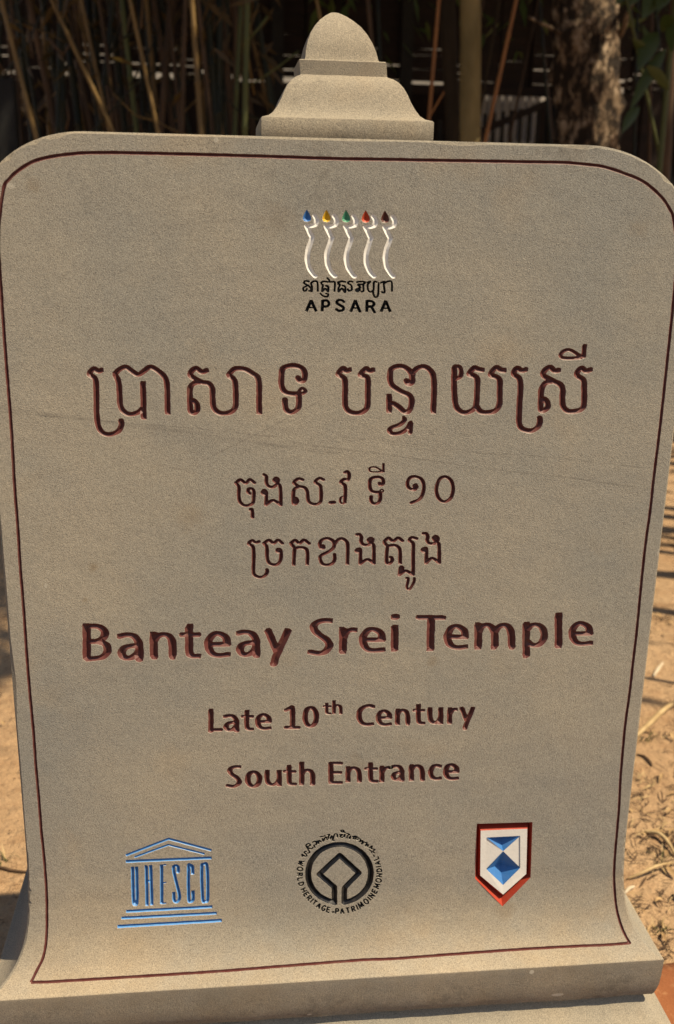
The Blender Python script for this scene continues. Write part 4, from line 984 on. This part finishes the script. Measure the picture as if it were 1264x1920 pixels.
# ---- slatted shed behind, pale wall beyond it
M_WOOD = make_plain('dark_stained_wood', (0.008, 0.005, 0.004), (0.02, 0.011, 0.008), 8, 0.8, 40, 0.002, (0.3, 1, 2))
M_WOOD2 = make_plain('grey_post_wood', (0.012, 0.012, 0.012), (0.022, 0.022, 0.021), 6, 0.85)
M_WALL = make_plain('pale_plaster', (0.40, 0.37, 0.33), (0.50, 0.47, 0.42), 2, 0.9)
M_RAIL = make_plain('white_rail_paint', (0.62, 0.62, 0.60), (0.74, 0.74, 0.72), 5, 0.6)
SY = 8.0
shed_loc = Vector((1.0, SY, 0)); shed = empty('slatted_shed', shed_loc)
tag(shed, 'dark wooden shed with horizontal slats letting light strips through', 'shed')
def sbox(name, x0, x1, y0, y1, z0, z1, mat=M_WOOD, tilt=0.0, par=None):
    V, F = boxv(x0-shed_loc.x, x1-shed_loc.x, y0-shed_loc.y, y1-shed_loc.y, z0, z1)
    if tilt:
        c = Vector((sum(v[0] for v in V)/8, 0, sum(v[2] for v in V)/8)); ct, st_ = math.cos(tilt), math.sin(tilt)
        V = [(c.x+(v[0]-c.x)*ct-(v[2]-c.z)*st_, v[1], c.z+(v[0]-c.x)*st_+(v[2]-c.z)*ct) for v in V]
    return mesh_obj(name, V, F, mat, par or shed)
xs_ = [at(px, 150, SY).x for px in (-120, 228, 520, 760, 1052, 1400)]
zb = at(640, 158, SY).z
for x in xs_: sbox('post', x-.05, x+.05, SY-.06, SY+.05, -0.05, 4.3, M_WOOD2)
for i in range(5):
    cuts = sorted([xs_[i]+.04, xs_[i+1]-.04]+[rng.uniform(xs_[i]+.2, xs_[i+1]-.2) for _ in range(6)])
    for ci, (xa_, xb_) in enumerate(zip(cuts, cuts[1:])):
        z = zb
        for k in range(20):
            gap = (0.034 if k == 0 else 0.026*math.exp(-k*0.36))*rng.choice([.0, .0, .3, .7, 1.3])+0.0002
            hgt = 0.050*rng.uniform(0.85, 1.2); z += gap
            sbox('slat', xa_-.012, xb_+.012, SY-.015+.031*(ci % 2)-.002*(k % 2), SY+.012+.031*(ci % 2), z, z+hgt, M_WOOD, rng.uniform(-.012, .012)); z += hgt
    if i == 3: continue                          # open bay
    n = 9
    for k in range(n):
        xa = xs_[i]+.05+(xs_[i+1]-xs_[i]-.1)*k/n; xb = xs_[i]+.05+(xs_[i+1]-xs_[i]-.1)*(k+1)/n+.012
        sbox('wall_board', xa, xb, SY-.02+(k % 2)*.022, SY+(k % 2)*.022, 0, zb-.002)
xo0, xo1 = xs_[3]+.05, xs_[4]-.05
a, b = at(893, 250, SY-.1), at(1062, 178, SY-.1)
sbox('brace', (a.x+b.x)/2-.75, (a.x+b.x)/2+.75, SY-.12, SY-.07, (a.z+b.z)/2-.03, (a.z+b.z)/2+.03, M_WOOD, math.atan2(b.z-a.z, b.x-a.x))
sbox('sill_board', xo0, xo1, SY-.03, SY+.02, zb-.05, zb+.02)
for k in range(16):
    xk = xo0+(xo1-xo0)*(k+.5)/16
    sbox('lattice_strip', xk-.018, xk+.018, SY+.03, SY+.045, 0.0, at(960, 214, SY).z+0.2*(k/16-.5), M_WOOD2)
for k in range(10):
    zk = 0.2+0.2*k; sbox('lattice_strip', xo0, xo1, SY+.046, SY+.06, zk, zk+.03, M_WOOD2)
V, F = boxv(xs_[0]-.4-shed_loc.x, xs_[-1]+.4-shed_loc.x, -.4, 2.6, 4.25, 4.34); mesh_obj('roof', V, F, M_WOOD, shed)
for k in range(12):
    xk = xs_[3]-1.6+(xs_[4]-xs_[3]+3.6)*k/12; sbox('back_board', xk, xk+(xs_[4]-xs_[3]+3.6)/12-.004, SY+2.4, SY+2.43, 0, 2.80 if k not in (7, 8) else 2.72)
rl = empty('white_railing', (at(945, 200, 9.4).x, 9.4, 0)); tag(rl, 'white railing with upright bars seen through the shed opening', 'railing')
za, zb2 = at(945, 168, 9.4).z, at(945, 262, 9.4).z; xa, xb = at(880, 200, 9.4).x, at(1010, 200, 9.4).x
def rbox(n_, x0, x1, z0, z1): V, F = boxv(x0-rl.location.x, x1-rl.location.x, -.03, .03, z0, z1); mesh_obj(n_, V, F, M_RAIL, rl)
rbox('top_rail', xa, xb, za, za+.05); rbox('bottom_rail', xa, xb, zb2-.05, zb2)
for k in range(9): x = xa+(xb-xa)*(k+.4)/9; rbox('baluster', x, x+.055, zb2-.01, za+.01)
for x in (xa, xb-.06): rbox('post', x-.002, x+.062, -.05, zb2-.04)
wl = Vector((1.5, 13.0, 0)); V, F = boxv(-9, 9, 0, .25, -.1, 4.6)
wall = empty('plaster_wall', wl); tag(wall, 'pale plaster wall glimpsed in strips beyond the slatted shed', 'wall')
mesh_obj('wall_face', V, F, M_WALL, wall); V, F = boxv(-9.05, 9.05, -.05, .3, 4.602, 4.7); mesh_obj('coping', V, F, M_WALL, wall)
po = at(14, 220, 4.7); pl = Vector((po.x, 4.7, 0)); V, F = boxv(-.052, .052, -.05, .05, -.05, at(14, 148, 4.7).z); pp = mesh_obj('wooden_post', V, F, M_WOOD2, loc=pl)
bmod = pp.modifiers.new('bevel', 'BEVEL'); bmod.width = 0.008; bmod.segments = 2
tag(pp, 'dark grey square post at the foot of the bamboo clump', 'post')
# ---- litter on the sand
M_STRAW = make_plain('dry_straw', (0.30, 0.20, 0.09), (0.52, 0.39, 0.21), 20, 0.8)
M_PALE = make_plain('bleached_wood', (0.45, 0.36, 0.24), (0.62, 0.53, 0.40), 20, 0.8)
M_TWIG = make_plain('dark_twig', (0.04, 0.024, 0.014), (0.11, 0.065, 0.035), 20, 0.9)
M_DRYLEAF = make_plain('dry_leaf', (0.20, 0.12, 0.055), (0.46, 0.31, 0.15), 20, 0.8)
def strip(V, F, c, yaw, L, wd, curl, lift):
    o = len(V); n = 5; dx, dy = math.cos(yaw), math.sin(yaw)
    for i in range(n+1):
        t = i/n; x = c[0]+dx*L*(t-.5)-dy*curl*L*(t-.5)**2; y = c[1]+dy*L*(t-.5)+dx*curl*L*(t-.5)**2
        z = gz(x, y)+0.003+lift*math.sin(t*2.6); ww = wd*(1-abs(2*t-1)**3*0.8)
        V += [(x-dy*-ww, y-dx*ww, z+ww*.6), (x, y, z), (x+dy*-ww, y+dx*ww, z+ww*.6)]
    for i in range(n): a = o+3*i; F += [(a, a+1, a+4, a+3), (a+1, a+2, a+5, a+4)]
rr = random.Random(5)
CLUS = [on_ground(*p) for p in ((1222,1585),(1240,1600),(1248,1690),(1222,1748),(1236,1770),(1245,1475),(1215,1545),(1250,1380),(1240,1150),(1245,1010))]
def spot():
    while True:
        if rr.random() < .22:
            c = rr.choice(CLUS); x, y = rr.gauss(c.x, .075), rr.gauss(c.y, .06)
            if y > yb(x)+.02 and (abs(x) > .62 or y > .55): return x, y
            continue
        if rr.random() < .75: x, y = rr.uniform(.55, 2.4), rr.uniform(.35, 4.3)
        else: x, y = rr.uniform(-1.7, -.5), rr.uniform(.5, 3.8)
        p = hnoise(np.array(x*2.2), np.array(y*2.2), 31)
        if y > yb(x)+.05 and (float(p) > 0.02 or rr.random() < .28): return x, y
for nm, m, n, L0, L1, w0, lab, lift in (('straw_litter', M_STRAW, 300, .015, .07, .0015, 'scattered pale dry straw lying on the sand', .008), ('twig_litter', M_TWIG, 1000, .008, .06, .0018, 'scattered thin dark twigs lying on the sand', .006), ('leaf_litter', M_DRYLEAF, 200, .012, .055, .005, 'scattered curled brown leaves lying on the sand', .010)):
    V, F = [], []
    for _ in range(n): strip(V, F, spot(), rr.uniform(0, 6.28), rr.uniform(L0, L1), w0*rr.uniform(.6, 1.5), rr.uniform(-1.2, 1.2), lift*rr.uniform(.3, 1.6))
    tag(mesh_obj(nm, V, F, m, smooth=True), lab, 'litter', kind='stuff')
def ground_stick(name, label, pts, wd, mat, cat, lift=.012):
    P = [on_ground(*p) for p in pts]; loc = Vector((P[0].x, P[0].y, 0)); Q = []
    for i, p in enumerate(P): Q.append(Vector((p.x, p.y, gz(p.x, p.y)+wd*.7+lift*math.sin(i/(len(P)-1)*2.8)))-loc)
    Q = [Vector(q) for q in catmull([tuple(q) for q in Q], n=4)]
    V, F = tube(Q, [wd*(.6+.4*math.sin(3.0*i/(len(Q)-1)+.1)) for i in range(len(Q))], 7); tag(mesh_obj(name, V, F, mat, smooth=True, loc=loc), label, cat)
ground_stick('dry_cane_piece', 'thick pale dry cane lying slanted on the sand', [(1184,1392),(1215,1366),(1245,1336),(1275,1312)], .009, M_STRAW, 'stick')
ground_stick('dry_stalk', 'long straight pale stem lying level on the sand beside the slab foot', [(1176,1642),(1205,1640),(1235,1630),(1272,1618)], .0035, M_STRAW, 'stick', .02)
ground_stick('dry_leaf_blade', 'broad curved pale leaf blade lying among twigs', [(1208,1561),(1230,1568),(1248,1582),(1268,1606)], .0055, M_STRAW, 'leaf')
ground_stick('dark_twig', 'thin bent dark twig on clean sand', [(1194,1418),(1208,1424),(1218,1434),(1222,1440)], .004, M_TWIG, 'twig', .004)
ground_stick('wood_chip', 'small whitish chip resting right against the slab edge', [(1172,1668),(1180,1662),(1190,1657)], .005, M_PALE, 'chip', .004)
ground_stick('wood_chip', 'short white splinter lying alone on the sand', [(1226,1264),(1234,1252),(1243,1240)], .007, M_PALE, 'chip', .004)
ground_stick('dark_root', 'long dark root running across the sand on the shaded side of the slab', [(-30,1622),(0,1624),(25,1631),(56,1634)], .004, M_TWIG, 'root', .002)
def grass_tuft(px, py, n, label, seed):
    p = on_ground(px, py); loc = Vector((p.x, p.y, gz(p.x, p.y))); r = random.Random(seed); V, F = [], []
    t = empty('grass_tuft', loc); tag(t, label, 'grass')
    for k in range(n):
        th = r.uniform(0, 6.28); L = r.uniform(.015, .05); V, F = [], []; wd = .0018; b0 = Vector((r.uniform(-.015, .015), r.uniform(-.015, .015), -.004)); dx, dy = math.cos(th), math.sin(th)
        for i in range(4):
            tt = i/3; c = b0+Vector((dx*L*tt, dy*L*tt, L*.7*math.sin(tt*2.2))); ww = wd*(1-tt*.9); V += [c+Vector((-dy*ww, dx*ww, 0)), c-Vector((-dy*ww, dx*ww, 0))]
        F = [(2*i, 2*i+1, 2*i+3, 2*i+2) for i in range(3)]; mesh_obj('blade', V, F, M_BROAD if r.random() < .6 else M_STRAW, t)
grass_tuft(1208, 1391, 9, 'small green grass sprig beside the thick pale cane', 1)
grass_tuft(1236, 1612, 12, 'withered grass tuft among dark twigs beside the long pale stem', 2)
grass_tuft(1232, 1735, 10, 'yellowing grass tuft just behind the slab foot', 3)
grass_tuft(4, 1614, 8, 'tiny green grass sprig beside the dark root', 4)
